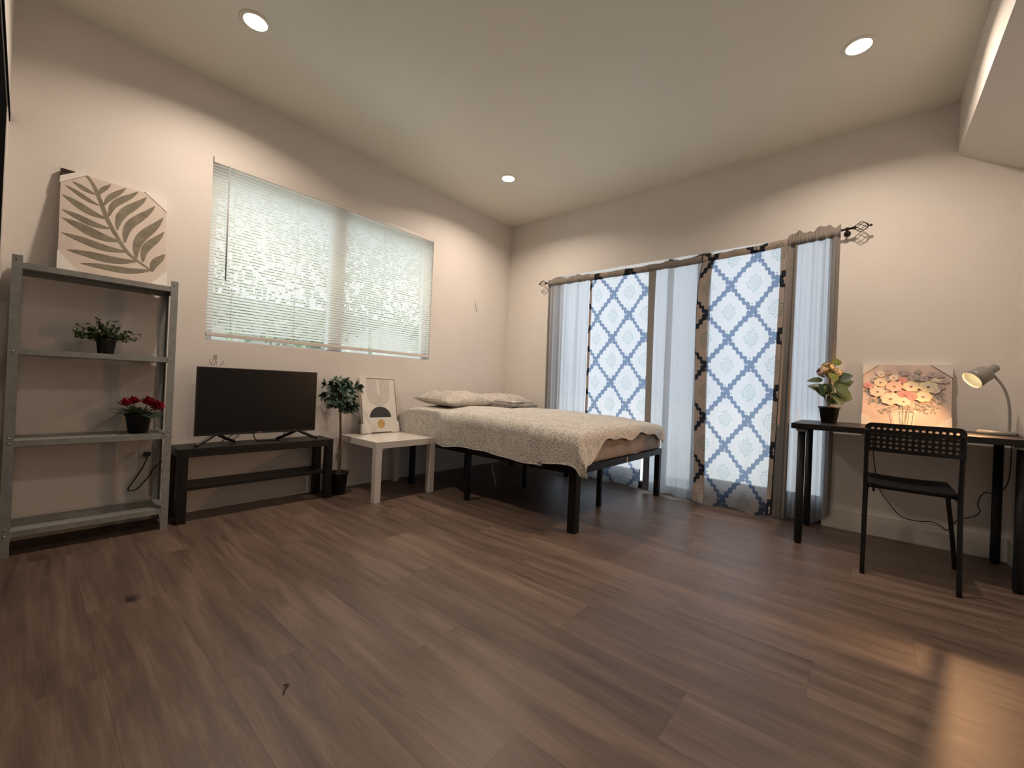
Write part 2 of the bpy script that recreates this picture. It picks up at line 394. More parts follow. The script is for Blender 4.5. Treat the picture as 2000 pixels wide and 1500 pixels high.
# wall behind the shelf end, with the dark closet doorway
bm = boxes((0, .20, YD-.14, YD, 0, 2.128), (0, 5.5, YD-.14, YD, 2.128, H), (3.0, 5.5, YD-.14, YD, 0, 2.128))
struct('wall_front', bm, M['wall'])
d1 = bpy.data.objects.new('door_1', None); C.objects.link(d1); d1['kind'] = 'structure'
bm = boxes((.20, 3.0, YD-.13, YD-.003, 0, 2.125)); obj('door_panel', bm, M['closet_black'], d1)
bm = boxes((.004, 3.05, YD+.0005, YD+.004, 2.128, 2.172)); obj('door_header', bm, M['closet_black'], d1)
bm = boxes((XC, XC+.11, YD, 0, 0, H)); struct('wall_far_right', bm, M['wall'])
# soffit with sloping underside
bm = nb()
pr = [(XB, H-.001), (XB, HS), (XC-.001, 2.305), (XC-.001, H-.001)]
a = [bm.verts.new((x, 0.0, z)) for x, z in pr]; b = [bm.verts.new((x, YD, z)) for x, z in pr]
for i in range(4):
    j = (i+1) % 4; bm.faces.new((a[i], a[j], b[j], b[i]))
bm.faces.new(a); bm.faces.new(b[::-1])
struct('trim_1', bm, M['wall'])
# baseboards
bm = boxes((0, .012, YD, 0, 0, .14)); struct('baseboard_left', bm, M['trim'], bevel=.003)
bm = boxes((.012, DX0, -.012, 0, 0, .14), (DX1, XC, -.012, 0, 0, .14)); struct('baseboard_right', bm, M['trim'], bevel=.003)
bm = boxes((XC-.012, XC, YD, -.012, 0, .14)); struct('baseboard_far_right', bm, M['trim'], bevel=.003)

# left window: vinyl slider
w1 = bpy.data.objects.new('window_1', None); C.objects.link(w1); w1['kind'] = 'structure'
xo0, xo1 = -.125, -.065
bm = boxes((xo0, xo1, WY2, WY1, WZ1, WZ1+.010), (xo0, xo1, WY2, WY1, WZ2-.05, WZ2), (xo0, xo1, WY2, WY2+.05, WZ1+.01, WZ2-.05), (xo0, xo1, WY1-.05, WY1, WZ1+.01, WZ2-.05))
obj('window_frame', bm, M['white_vinyl'], w1, bevel=.003)
bm = boxes((xo0+.01, xo1+.012, -2.155, -2.035, WZ1+.01, WZ2-.05)); obj('meeting_rail', bm, M['white_vinyl'], w1, bevel=.003)
bm = boxes((-.10, -.096, WY2+.05, -2.155, WZ1+.01, WZ2-.05)); obj('glass_pane', bm, M['glass'], w1)
bm = boxes((-.10, -.096, -2.035, WY1-.05, WZ1+.01, WZ2-.05)); obj('glass_pane', bm, M['glass'], w1)
# right wall glazed doors
w2 = bpy.data.objects.new('door_2', None); C.objects.link(w2); w2['kind'] = 'structure'
st = [(DX0, .735), (1.905, 1.945), (2.165, 2.267), (2.78, 2.855), (3.085, DX1)]
bm = nb()
for x0, x1 in st: box(bm, x0, x1, .035, .085, .0, DZ)
box(bm, DX0, 1.70, .036, .084, 0, .16); box(bm, 1.70, 2.165, .036, .084, 0, .06); box(bm, 2.267, DX1, .036, .084, 0, .19)
obj('door_frame', bm, M['door_frame'], w2)
for (a0, a1), (b0, b1) in zip(st, st[1:]):
    bm = boxes((a1, b0, .058, .062, .1 if a1 < 2.2 and a1 > 1 else (.16 if a1 < 1.7 else .19), DZ)); obj('glass_pane', bm, M['glass'], w2)

# outside
bm = boxes((-30, 30, .3, 40, -.2, -.1)); g_ = struct('ground', bm, M['concrete'])
bm = boxes((-12, -.3, -9, .29, -.2, -.1)); struct('ground', bm, M['concrete'])
bm = boxes((-4.5, -4.3, -8, 3, -.1, 2.05), (-4.53, -4.27, -8, 3, 2.05, 2.12)); fo = obj('backing_wall', bm, M['fence']); tag(fo, 'pale rendered wall added outside as backing behind the window blind', 'garden wall')  # added wall behind the hedge, blocks bright sky between the blind slats
bm = nb(); rnd = random.Random(3)
for i in range(13000):
    y = rnd.uniform(-7.0, 3.2); z = rnd.uniform(1.3, 4.1); x = rnd.uniform(-4.25, -3.5)
    den = math.sin(y*2.1)*.6+math.sin(z*3.1+y)*.6+math.sin(y*5+z*4)*.4
    if (z > 2.2 and den+rnd.uniform(-.6, .6) < -.75) or z < 1.6+.4*math.sin(y*1.7): continue
    d = Vector((rnd.gauss(0, 1), rnd.gauss(0, 1), rnd.gauss(0, 1))); u = Vector((rnd.gauss(0, 1), rnd.gauss(0, 1), rnd.gauss(0, 1)))
    leaf(bm, (x, y, z), d, u, rnd.uniform(.08, .15), rnd.uniform(.05, .09), n=2)
for k in range(9):
    y = -6.5+k*1.15; tube(bm, [(-3.9, y, -.1), (-3.85, y+.1, 1.2), (-3.8, y-.05, 3.2)], [.05, .04, .02], 7)
hd = obj('garden_hedge', bm, M['hedge']); tag(hd, 'leafy green hedge outside, dimly seen through the white blind slats', 'hedge')

# ---------------------------------------------------------------- window blind
t = thing('window_blind', 'white horizontal mini blind filling the left wall window', 'blind', (0, (WY1+WY2)/2, WZ1))
t_mat = Matrix.Translation(t.location)
def loc(o, parent):
    """keep world coordinates for a part built in world space"""
    o.matrix_parent_inverse = parent.matrix_basis.inverted(); return o
def part(name, bm, mats, parent, root=None, **k):
    o = obj(name, bm, mats, parent, **k)
    if root is None and parent.type == 'EMPTY':
        bpy.context.view_layer.update(); o.matrix_parent_inverse = parent.matrix_world.inverted()
    return o
def subpart(name, bm, mats, parent, **k):
    o = obj(name, bm, mats, parent, **k); return o
Y0, Y1 = WY2+.004, WY1-.004
bm = boxes((-.028, .004, Y0, Y1, WZ2-.036, WZ2-.001)); part('headrail', bm, M['trim'], t, bevel=.003)
bm = nb(); z = WZ2-.050
tl = math.radians(27); hw = .0125; p = .0205; zs = []
while z > WZ1+.062:
    zs.append(z)
    prev = None
    for k in range(5):
        s = -1+k*.5; dx = s*hw; crown = .0016*(1-s*s)
        X = -.014+dx*math.cos(tl)-crown*math.sin(tl); Z = z+dx*math.sin(tl)+crown*math.cos(tl)
        row = [bm.verts.new((X, Y0, Z)), bm.verts.new((X, Y1, Z))]
        if prev: f = bm.faces.new((prev[0], prev[1], row[1], row[0])); f.smooth = True
        prev = row
    z -= p
part('slats', bm, M['slat'], t)
bm = boxes((-.026, -.002, Y0, Y1, WZ1+.026, WZ1+.052)); part('bottom_rail', bm, M['trim'], t, bevel=.003)
for yy in (-2.86, -2.45, -2.08, -1.70, -1.30, -1.25):
    bm = nb()
    for xx in (-.0275, -.0008): tube(bm, [(xx, yy, WZ2-.04), (xx, yy, WZ1+.05)], .0008, 5)
    part('ladder_cord', bm, M['trim'], t)
bm = nb(); tube(bm, [(.008, -2.905, WZ2-.03), (.012, -2.903, 1.53)], .0042, 8); tube(bm, [(-.002, -2.905, WZ2-.022), (.010, -2.905, WZ2-.03)], .002, 6)
part('tilt_wand', bm, pbr('wand_plastic', (.45, .45, .43), .3), t)

# ---------------------------------------------------------------- curtains
RY = -.070
def rodz(x): return 2.052+(0 if x < 2.1 else .050*((x-2.1)/1.1)**1.3)
def curtain(label, x0, x1, b0, b1, folds, amp, pat, seed, bow=0, zb=.02, zb1=None, uoff=0, voff=0, ybot=-.07, kick=0, corner=0, edge=(), gat=1.16, tuck=0, y0=-.068, head=.008, dl=0, dr=0, back=False):
    rnd = random.Random(seed); n = 120; rows = 46
    root = thing('curtain', label, 'curtain', ((x0+x1)/2, RY, 0), group='curtains over the glazed doors')
    ph = [rnd.uniform(0, 6.28) for _ in range(5)]; frq = [folds*rnd.uniform(.75, 1.25) for _ in range(3)]
    fab = (x1-x0)*gat
    def Y(s, v):        # v = 0 at top, 1 at bottom
        a = amp*(.45+.55*min(1, v*2.2))
        g = math.sin(2*PI*frq[0]*s+ph[0]+.5*v)+.55*math.sin(2*PI*frq[1]*1.9*s+ph[1]-.7*v)+.25*math.sin(2*PI*frq[2]*3.3*s+ph[2])
        return y0+a*g*.6+(ybot+.07)*v**3
    def X(s, v):
        q = s+.012*math.sin(6*PI*s+ph[3])*(1-v)
        sh = math.sin(PI*min(1, v*.97+.03)**.45)
        return tuck*v**7*s+(x0+(x1-x0)*q)*(1-v)+(b0+(b1-b0)*q)*v+(dl*(1-s)+dr*s)*sh+.012*math.sin(3*v+ph[4])*s*(1-s)*4*amp*20
    bm = nb(); uvl = bm.loops.layers.uv.new('uv'); grid = []
    for j in range(rows+1):
        v = j/rows; row = []
        for i in range(n+1):
            s = i/n; x = X(s, v)
            zt = rodz(x)-.036
            zbt = zb if zb1 is None else zb+(zb1-zb)*s
            if corner and s > 1-corner: zbt += .08*((s-(1-corner))/corner)**2.2
            zz = zt+(zbt-zt)*v
            zz += .008*math.sin(12*s+ph[0])*v**6
            y = Y(s, v)
            if v > .93 and kick: y -= kick*((v-.93)/.07)**1.5*(.6+.4*math.sin(9*s+ph[1]))
            if back and x > 2.94 and zz < .86:
                k_ = min(1, (x-2.94)/.03)*min(1, (.86-zz)/.09); y = y*(1-k_)+max(-.031, -.024+(y+.068)*.3)*k_
            y = min(y, -.016 if zz > .16 else -.0235)
            row.append((bm.verts.new((x, y, zz)), s*fab+uoff, zz+voff))
        grid.append(row)
    for j in range(rows):
        for i in range(n):
            q = (grid[j][i], grid[j][i+1], grid[j+1][i+1], grid[j+1][i])
            f = bm.faces.new([a[0] for a in q]); f.smooth = True
            for lp, a in zip(f.loops, q): lp[uvl].uv = (a[1], a[2])
    grid = [[(a[0].co.copy(), a[1], a[2]) for a in row] for row in grid]
    part('panel', bm, M['cur_pat'] if pat else M['cur_grey'], root, recalc=False)
    # rod pocket with small heading above it
    bm = nb(); uvl = bm.loops.layers.uv.new('uv'); rings = []
    for i in range(n+1):
        s = i/n; x = X(s, 0); zc = rodz(x); g = .5+.5*math.sin(2*PI*frq[0]*2.7*s+ph[2])+.4*math.sin(2*PI*frq[1]*4.1*s+ph[3])
        y = Y(s, 0); hz = .012+head*(.62+.25*math.sin(2*PI*2.1*s+ph[2])+.13*math.sin(2*PI*5.3*s+ph[3])); o_ = .004*g
        ring = [(y, zc-.040), (-.088-o_, zc-.028), (-.092-o_, zc), (-.082-o_, zc+.011), (-.074-o_, zc+hz), (-.067-o_, zc+hz), (-.060, zc+.011), (-.050, zc), (-.052, zc-.03), (y+.006, zc-.040)]
        rings.append([(bm.verts.new((x, min(a, -.02), b_)), s*fab+uoff, b_+voff) for a, b_ in ring])
    for a, b_ in zip(rings, rings[1:]):
        for k in range(len(a)-1):
            q = (a[k], b_[k], b_[k+1], a[k+1]); f = bm.faces.new([c[0] for c in q]); f.smooth = True
            for lp, c in zip(f.loops, q): lp[uvl].uv = (c[1], c[2])
    part('rod_pocket', bm, M['cur_pat_hem'] if pat else M['cur_grey_hem'], root, recalc=False)
    for s0, s1 in edge:
        bm = nb(); uvl = bm.loops.layers.uv.new('uv'); prev = None; m_ = max(2, int((s1-s0)*40))
        for j in range(rows+1):
            row = []; v = j/rows
            for q in range(m_+1):
                s = s0+(s1-s0)*q/m_
                i = s*n; i0 = min(int(i), n-1); fr = i-i0
                pa, pb = grid[j][i0], grid[j][i0+1]; co = pa[0]*(1-fr)+pb[0]*fr
                row.append((bm.verts.new((co.x, co.y-.003, co.z)), pa[1]*(1-fr)+pb[1]*fr, pa[2]*(1-fr)+pb[2]*fr))
            if prev:
                for k in range(m_):
                    q4 = (prev[k], prev[k+1], row[k+1], row[k]); f = bm.faces.new([a[0] for a in q4]); f.smooth = True
                    for lp, a in zip(f.loops, q4): lp[uvl].uv = (a[1], a[2])
            prev = row
        part('side_hem', bm, M['cur_pat_hem'] if pat else M['cur_grey_hem'], root, recalc=False)
    return root
curtain('plain grey sheer curtain panel nearest the room corner, behind the bed', .635, 1.145, .66, 1.15, 4, .030, False, 1, head=.030, edge=((0, .04),))
curtain('narrower damask lattice curtain panel standing partly behind the bed foot', 1.150, 1.785, 1.155, 1.785, 2.2, .014, True, 2, y0=-.062, uoff=-.474, voff=-1.844, gat=1.09, tuck=-.045, edge=((0, .035),))
curtain('middle plain grey sheer curtain panel between the two damask panels', 1.772, 2.282, 1.785, 2.25, 2.4, .020, False, 3, y0=-.072, kick=.03, head=.018, dr=-.075, edge=((0, .15),))
curtain('wider damask lattice curtain panel with loose hem on the floor beside the desk', 2.283, 2.835, 2.245, 2.80, 1.6, .014, True, 4, y0=-.082, uoff=-.458, voff=-1.793, gat=1.24, kick=.05, ybot=-.10, dl=-.075, edge=((0, .16), (.95, 1)))
curtain('rightmost plain grey sheer curtain panel, hanging behind the desk end', 2.842, 3.152, 2.81, 3.15, 4.5, .034, False, 5, corner=.35, zb=.015, head=.055, back=True, edge=((0, .22), (.93, 1)))

t = thing('curtain_rod', 'dark bronze curtain rod with twisted cage finials above the glazed doors', 'curtain rod', (1.9, RY, 2.06))
bm = nb(); tube(bm, [(.60+i*.1318, RY, rodz(.60+i*.1318)) for i in range(21)], .008, 12); part('rod', bm, M['bronze'], t)
for xs, sg in ((.60, -1), (3.225, 1)):
    bm = nb(); zc = rodz(xs); R0 = .032; L0 = .075
    for k in range(6):
        pts = []
        for i in range(15):
            u = i/14; a = 2*PI*k/6+u*1.9; r = R0*math.sin(PI*(.04+.92*u))**.8
            pts.append((xs+sg*(u*L0), RY+r*math.cos(a), zc+r*math.sin(a)))
        tube(bm, pts, .0022, 6)
    lathe(bm, [(0, -.01), (.011, -.008), (.011, .004), (.006, .008)], 14, (xs, RY, zc), (sg, 0, 0))
    lathe(bm, [(.005, -.006), (.004, .004), (.008, .010), (.008, .016), (0, .022)], 14, (xs+sg*L0, RY, zc), (sg, 0, 0))
    part('finial', bm, M['bronze'], t)
for xs in (.645, 3.185):
    bm = nb(); zc = rodz(xs)
    tube(bm, [(xs, -.001, zc-.012), (xs, RY, zc-.012)], .006, 8); lathe(bm, [(0, 0), (.02, 0), (.02, .006), (0, .008)], 16, (xs, -.001, zc-.012), (0, -1, 0))
    tube(bm, [(xs-.009, RY, zc), (xs+.009, RY, zc)], .0125, 12); part('bracket', bm, M['bronze'], t)

# ---------------------------------------------------------------- ceiling lights
LP = [(.745, -3.01, 'recessed ceiling light nearest the left wall, above the television'),
      (.748, -.921, 'recessed ceiling light nearest the room corner, above the bed'),
      (3.236, -.90, 'recessed ceiling light beside the soffit, above the desk'),
      (3.12, -3.05, 'recessed ceiling light behind the viewpoint, above the open floor')]
for x, y, lab in LP:
    t = thing('recessed_light', lab, 'ceiling light', (x, y, H), group='recessed ceiling lights')
    bm = nb(); lathe(bm, [(.056, -.0045), (.074, -.004), (.078, -.001), (.078, 0)], 40, (x, y, H)); part('trim_ring', bm, M['ceiling'], t)
    bm = nb(); lathe(bm, [(0, -.0048), (.056, -.0045), (.056, -.001)], 40, (x, y, H)); part('diffuser', bm, M['led'], t)
    l = add_light('recessed_light_beam', 'AREA', (0, 0, -.0065), LAMP_P*(.4 if y < -3.03 else 1), WARM, shape='DISK', size=.11, spread=math.radians(148))
    l.parent = t

# ---------------------------------------------------------------- bed
FX0, FX1, FY0, FY1, FH = .03, 1.965, -1.516, -.100, .415
t = thing('bed_frame', 'black metal platform bed frame under the speckled duvet', 'bed frame', (1.0, -.8, 0))
rh = .048
bm = boxes((FX0, FX1, FY0, FY0+.03, FH-rh, FH)); part('side_rail', bm, M['black_metal'], t, bevel=.002)
bm = boxes((FX0, FX1, FY1-.03, FY1, FH-rh, FH)); part('side_rail', bm, M['black_metal'], t, bevel=.002)
bm = boxes((FX1-.03, FX1, FY0+.03, FY1-.03, FH-rh, FH)); part('end_rail', bm, M['black_metal'], t, bevel=.002)
bm = boxes((FX0, FX0+.03, FY0+.03, FY1-.03, FH-rh, FH)); part('end_rail', bm, M['black_metal'], t, bevel=.002)
bm = boxes((FX0+.03, FX1-.03, -.83, -.80, FH-rh-.005, FH-.012)); part('centre_rail', bm, M['black_metal'], t)
for k in range(11):
    x = .16+k*.165
    bm = boxes((x, x+.03, FY0+.03, FY1-.03, FH-.012, FH-.001)); part('slat', bm, M['black_metal'], t)
for x, y, s in ((1.937, -1.487, .028), (1.942, -.123, .022), (.26, -1.495, .02), (.97, -1.49, .018), (.26, -.121, .02), (1.0, -.119, .018), (1.76, -.83, .016), (1.02, -.83, .016), (.26, -.83, .016)):
    bm = boxes((x-s, x+s, y-s, y+s, 0, FH-rh+.004)); part('leg', bm, M['black_metal'], t, bevel=.002)
bm = boxes((FX1, FX1+.001, -.80, -.79, FH-.046, FH-.004)); part('tag', bm, M['yellow'], t)['label'] = 'small yellow sticker'

t = thing('mattress', 'mattress in a taupe fitted sheet lying on the black bed frame', 'mattress', (1.0, -.8, FH))
bm = nb(); box(bm, .05, 1.962, -1.50, -.115, FH+.0015, .60)
bmesh.ops.bevel(bm, geom=[e for e in bm.edges], offset=.030, segments=4, profile=.6, affect='EDGES')
bmesh.ops.subdivide_edges(bm, edges=[e for e in bm.edges if e.calc_length() > .3], cuts=20, use_grid_fill=True)
for v in bm.verts:
    if v.co.x > 1.8: v.co.x += .008*math.sin(v.co.y*13)*math.sin((v.co.z-.4)*15)+.004*math.sin(v.co.y*31+v.co.z*40)
part('mattress_body', bm, M['mattress'], t, smooth=True)

# duvet: grid in (s along the bed, q across it), draped over both long sides and the foot
from mathutils import noise as mn
def duvet():
    NX, NQ = 170, 170; bm = nb(); top = .662
    yn, yf, xf = -1.545, -.112, 1.985
    rows = []
    def nz(x, y, f, k=0): return mn.noise(Vector((x*f, y*f, k)))
    for i in range(NX+1):
        a = i/NX
        row = []
        for j in range(NQ+1):
            b_ = j/NQ
            # arc-length across: from far side hang to near side hang
            s = .03+a*(xf-.03+.16)                      # metres along, last part folds over the foot
            q = -.045+b_*(1.44+.045+.30)                 # metres across from far edge
            over_f = max(0, s-xf+.05)
            # how far the near side hangs: less at the head, a long tip at the foot corner
            y = yf-q; z = top; x = s
            crown = .030*math.sin(PI*min(1, max(0, (q)/1.44)))*(1) + .014*nz(s, q, 2.2)+.006*nz(s, q, 6, 3)
            sag = -.055*max(0, (s-1.05)/.95)**1.5 - .018*max(0, (.35-s)/.35)
            z = top+crown+sag
            rr = .07
            # near long side
            e = q-(1.44-rr)
            if e > 0:
                ang = min(PI/2, e/rr); dn = max(0, e-rr*PI/2)
                hang = dn*(.98)
                y = yf-(1.44-rr)-rr*math.sin(ang)
                z = z-rr*(1-math.cos(ang))-hang
                fold = .012*nz(s, 0, 5, 7)+.022*nz(s, 0, 2.2, 9)
                y -= fold*min(1, dn*8)+.012*min(1, dn*5)
                x += .02*nz(s, z, 3, 5)*min(1, dn*6)
                lim = .412+.012*math.sin(s*7)+.010*nz(s, 0, 6, 1)
                if s < .5: lim += .02
                if s > 1.72: lim += .012
                if z < lim: z = lim-(lim-z)*.02
            if q < 0:
                y = yf+.0*q; z = z+q*1.1; z = max(z, .43)
                y = min(y-.004*nz(s, 0, 5, 2), -.108)
            # the foot end: turn down over the mattress edge, deepest at the near corner
            ex = s-(xf-.05)
            if ex > 0:
                near = max(0, min(1, (q-1.0)/.35)); near = near*near*(3-2*near)
                wave = .018*math.sin(q*9.5+.6)+.012*math.sin(q*21)
                mx = .085+wave+.02*(1-min(1, q/.3))
                mx = mx*(1-near)+.20*near
                d = min(ex, 1)/(.21)*mx
                ang = min(PI/2, d/.045); dd = max(0, d-.045*PI/2)
                x = xf-.05+.045*math.sin(ang)+.008*nz(q, 0, 6, 4)*min(1, dd*20)+.03*near*min(1, dd*8)
                z = z-.045*(1-math.cos(ang))-dd
                if e > 0 and ex > .02:
                    x += .05*min(1, (ex)/.12)*min(1, e/.15)
                z = max(z, .385+.02*(1-near))
            if s < .26 and z > .45: z -= .075*((.26-s)/.23)**2.2
            y = max(y, -1.508-max(0, min(1, (x-.62)/.22))*.10)
            row.append(bm.verts.new((x, y, z)))
        rows.append(row)
    for i in range(NX):
        for j in range(NQ):
            f = bm.faces.new((rows[i][j], rows[i+1][j], rows[i+1][j+1], rows[i][j+1])); f.smooth = True
    o = obj('duvet', bm, M['duvet'])
    so = o.modifiers.new('thick', 'SOLIDIFY'); so.thickness = .014; so.offset = 1
    sb = o.modifiers.new('sub', 'SUBSURF'); sb.levels = 0; sb.render_levels = 1
    return tag(o, 'pale grey duvet with fine dark speckles draped over the bed', 'duvet')
duvet()

def pillow(name, label, c, sx, sy, h, rz, seed, tilt=0):
    N = 36; bm = nb(); rnd = random.Random(seed); gr = {}
    for sd in (1, -1):
        for i in range(N+1):
            for j in range(N+1):
                u = -1+2*i/N; v = -1+2*j/N
                if sd == -1 and (i in (0, N) or j in (0, N)): gr[sd, i, j] = gr[1, i, j]; continue
                k = (1-u**4)**.7*(1-v**4)**.7
                z = sd*h/2*k*(1.25 if sd > 0 else .75)+(.018*mn.noise(Vector((u*2.3, v*2.3, seed)))+.006*mn.noise(Vector((u*6, v*6, seed))))*k*2*(1 if sd > 0 else .3)
                pin = 1-.06*(1-abs(v)**2)*abs(u)**3; pin2 = 1-.06*(1-abs(u)**2)*abs(v)**3
                gr[sd, i, j] = bm.verts.new((u*sx/2*pin, v*sy/2*pin2, z))
    for sd in (1, -1):
        for i in range(N):
            for j in range(N):
                q = [gr[sd, i, j], gr[sd, i+1, j], gr[sd, i+1, j+1], gr[sd, i, j+1]]
                if sd < 0: q = q[::-1]
                f = bm.faces.new(q); f.smooth = True
    o = obj(name, bm, M['pillow']); o.location = c; o.rotation_euler = (0, tilt, rz)
    return tag(o, label, 'pillow')
pillow('pillow', 'speckled pillow on the bed nearest the white side table', (.38, -1.10, .744), .46, .68, .13, .06, 3, .05)
pillow('pillow', 'flatter speckled pillow on the far side of the bed by the wall', (.34, -.46, .742), .44, .66, .11, -.05, 5, .03)

def folded(name, label, x0, x1, y0, y1, z0, layers, th, mat, cat, seed):
    bm = nb()
    for k in range(layers):
        rnd = random.Random(seed+k); za = z0+k*th; N = 14; a = rnd.uniform(-.006, .006)
        # each layer is a soft slab; folds meet at the near edge
        prof = []
        for i in range(N+1):
            u = i/N*PI; prof.append((x1+a+math.sin(u)*th*.5, za+th*.5-math.cos(u)*th*.5*.96))
        pts = [(x0-a, za+.0005)]+prof+[(x0-a, za+th*.97)]
        M_ = 16; prev = None
        for m_ in range(M_+1):
            y = y0+(y1-y0)*m_/M_; wv = .004*math.sin(m_*.9+seed+k)
            ring = [bm.verts.new((px_+wv, y, pz+.004*math.sin(m_*.6+k))) for px_, pz in pts]
            if prev:
                for q in range(len(ring)): f = bm.faces.new((prev[q], prev[(q+1) % len(ring)], ring[(q+1) % len(ring)], ring[q])); f.smooth = True
            else: bm.faces.new(ring)
            prev = ring
        bm.faces.new(prev[::-1])
    return tag(obj(name, bm, mat), label, cat)
folded('folded_blanket', 'darker grey folded blanket lying in front of the pillows', .57, .84, -.86, -.47, .7065, 1, .030, M['blanket'], 'blanket', 2)
folded('folded_sheet', 'thin pale folded sheet on top of the grey folded blanket', .56, .75, -.80, -.55, .739, 2, .009, M['sheet'], 'sheet', 5)

# ---------------------------------------------------------------- white side table with framed print
t = thing('side_table', 'square glossy white side table between the potted tree and the bed', 'table', (.33, -1.80, 0))
X0, X1, Ya, Yb = .052, .602, -2.072, -1.522
bm = boxes((X0, X1, Ya, Yb, .40, .45)); part('tabletop', bm, M['white_lacquer'], t, bevel=.0015)
for x in (X0, X1-.05):
    for y in (Ya, Yb-.05):
        bm = boxes((x, x+.05, y, y+.05, 0, .3998)); part('leg', bm, M['white_lacquer'], t, bevel=.0015)

def basis(P0, ex, ez):
    ex = Vector(ex).normalized(); ez = Vector(ez).normalized(); n = ex.cross(ez)
    def f(a, b, d=0): return Vector(P0)+ex*a+ez*b+n*d
    return f
def poly(bm, F, pts, d, mi):
    f = bm.faces.new([bm.verts.new(F(a, b, d)) for a, b in pts]); f.material_index = mi; return f
def slab(bm, F, a0, a1, b0, b1, d0, d1, mi=0):
    v = [bm.verts.new(F(a, b, d)) for a in (a0, a1) for b in (b0, b1) for d in (d0, d1)]
    for f in ((0, 1, 3, 2), (4, 6, 7, 5), (0, 4, 5, 1), (2, 3, 7, 6), (0, 2, 6, 4), (1, 5, 7, 3)):
        bm.faces.new([v[i] for i in f]).material_index = mi
def disc(bm, F, ca, cb, ra, rb, d, mi, n=28, a0=0, a1=2*PI, wob=0, k=9):
    pts = [(ca, cb)] if a1-a0 < 6 else []
    m_ = n if a1-a0 > 6 else n+1
    for i in range(m_):
        a = a0+(a1-a0)*i/n; w_ = 1+wob*math.sin(k*a+ca*90)
        pts.append((ca+ra*w_*math.cos(a), cb+rb*w_*math.sin(a)))
    poly(bm, F, pts, d, mi)
def arc_line(bm, F, ca, cb, r, top, d, wd, mi):
    """a U: two straight sides and a half circle"""
    pts = [(ca-r, top)]+[(ca-r*math.cos(PI*i/20), cb-r*math.sin(PI*i/20)) for i in range(21)]+[(ca+r, top)]
    for i in range(len(pts)-1):
        (a, b), (c, e) = pts[i], pts[i+1]; dx, dy = c-a, e-b; L = math.hypot(dx, dy) or 1; nx, ny = -dy/L*wd/2, dx/L*wd/2
        poly(bm, F, [(a-nx, b-ny), (c-nx, e-ny), (c+nx, e+ny), (a+nx, b+ny)], d, mi)

t3 = math.atan2(.10, .45)
t = thing('framed_print', 'framed abstract print of arches and a black half circle leaning on the white side table', 'picture', (.14, -1.74, .452))
F = basis((.14, -1.86, .4545), (0, 1, 0), (-math.sin(t3), 0, math.cos(t3)))
aL, aR, hT = -.050, .290, .480
bm = nb(); slab(bm, F, aL, aR, .004, hT, -.028, -.003); part('backing', bm, M['card'], t)
bm = nb()
poly(bm, F, [(aL+.004, .008), (aR-.004, .008), (aR-.004, hT-.004), (aL+.004, hT-.004)], -.0020, 0)
for k in range(9): arc_line(bm, F, .118, .345, .018+k*.0112, hT-.012, -.0014, .0028, 1)
disc(bm, F, .124, .134, .104, .094, -.0012, 2, a0=0, a1=PI)
disc(bm, F, .124, .078, .036, .038, -.0012, 3)
part('print', bm, [M['card'], M['line_ink'], M['ink'], M['gold']], t, recalc=False)
bm = nb()
slab(bm, F, aR-.004, aR, .004, hT, -.003, .001); slab(bm, F, .015, aR-.004, hT-.004, hT, -.003, .001); slab(bm, F, aL, aL+.004, .004, .40, -.003, .001); slab(bm, F, aL, aR, .004, .008, -.003, .001)
part('frame', bm, M['wood_edge'], t)
for sx_, pts in (('l', [(aL-.02, 0), (aL+.075, 0), (aL+.066, .012), (aL+.0, .085), (aL-.012, .085)]), ('r', [(aR+.012, 0), (aR-.075, 0), (aR-.070, .014), (aR-.002, .095), (aR+.006, .095)])):
    bm = nb(); lo = [bm.verts.new(F(a, b, -.030)) for a, b in pts]; hi = [bm.verts.new(F(a, b, .005)) for a, b in pts]
    bm.faces.new(lo); bm.faces.new(hi[::-1])
    for i in range(len(pts)): bm.faces.new((lo[i], lo[(i+1) % len(pts)], hi[(i+1) % len(pts)], hi[i]))
    part('corner_protector', bm, M['card'], t)

# ---------------------------------------------------------------- TV bench and TV
t = thing('tv_bench', 'low black tv bench with one lower shelf against the left wall', 'tv bench', (.13, -2.7, 0))
bx0, bx1, by0, by1, bh = .014, .252, -3.160, -2.222, .447
bm = boxes((bx0, bx1, by0, by1, bh-.05, bh)); part('top', bm, M['black_wood'], t, bevel=.0015)
for y in (by0, by1-.05):
    for x in (bx0, bx1-.05):
        bm = boxes((x, x+.05, y, y+.05, 0, bh-.0502)); part('leg', bm, M['black_wood'], t, bevel=.0015)
bm = boxes((bx0+.012, bx1-.012, by0+.05, by1-.05, .195, .215)); part('shelf', bm, M['black_wood'], t, bevel=.001)

t = thing('television', 'black flat screen television standing on the low black bench', 'television', (.17, -2.71, bh))
ty0, ty1, tz0, tz1, tx = -3.075, -2.338, .512, .945, .185
bm = boxes((tx-.012, tx-.001, ty0, ty1, tz0, tz1), (tx-.06, tx-.0125, ty0+.08, ty1-.08, tz0+.03, tz0+.27)); part('casing', bm, M['tv_plastic'], t, bevel=.002)
bm = boxes((tx-.0009, tx+.0012, ty0+.008, ty1-.008, tz0+.016, tz1-.008)); scr = part('screen', bm, M['screen'], t)
bm = boxes((tx-.0009, tx+.002, ty0, ty1, tz0, tz0+.0155), (tx-.0009, tx+.002, ty0, ty0+.0078, tz0+.0156, tz1), (tx-.0009, tx+.002, ty1-.0078, ty1, tz0+.0156, tz1), (tx-.0009, tx+.002, ty0+.0079, ty1-.0079, tz1-.0078, tz1))
part('bezel', bm, M['tv_plastic'], t)
bm = nb(); y = -2.728
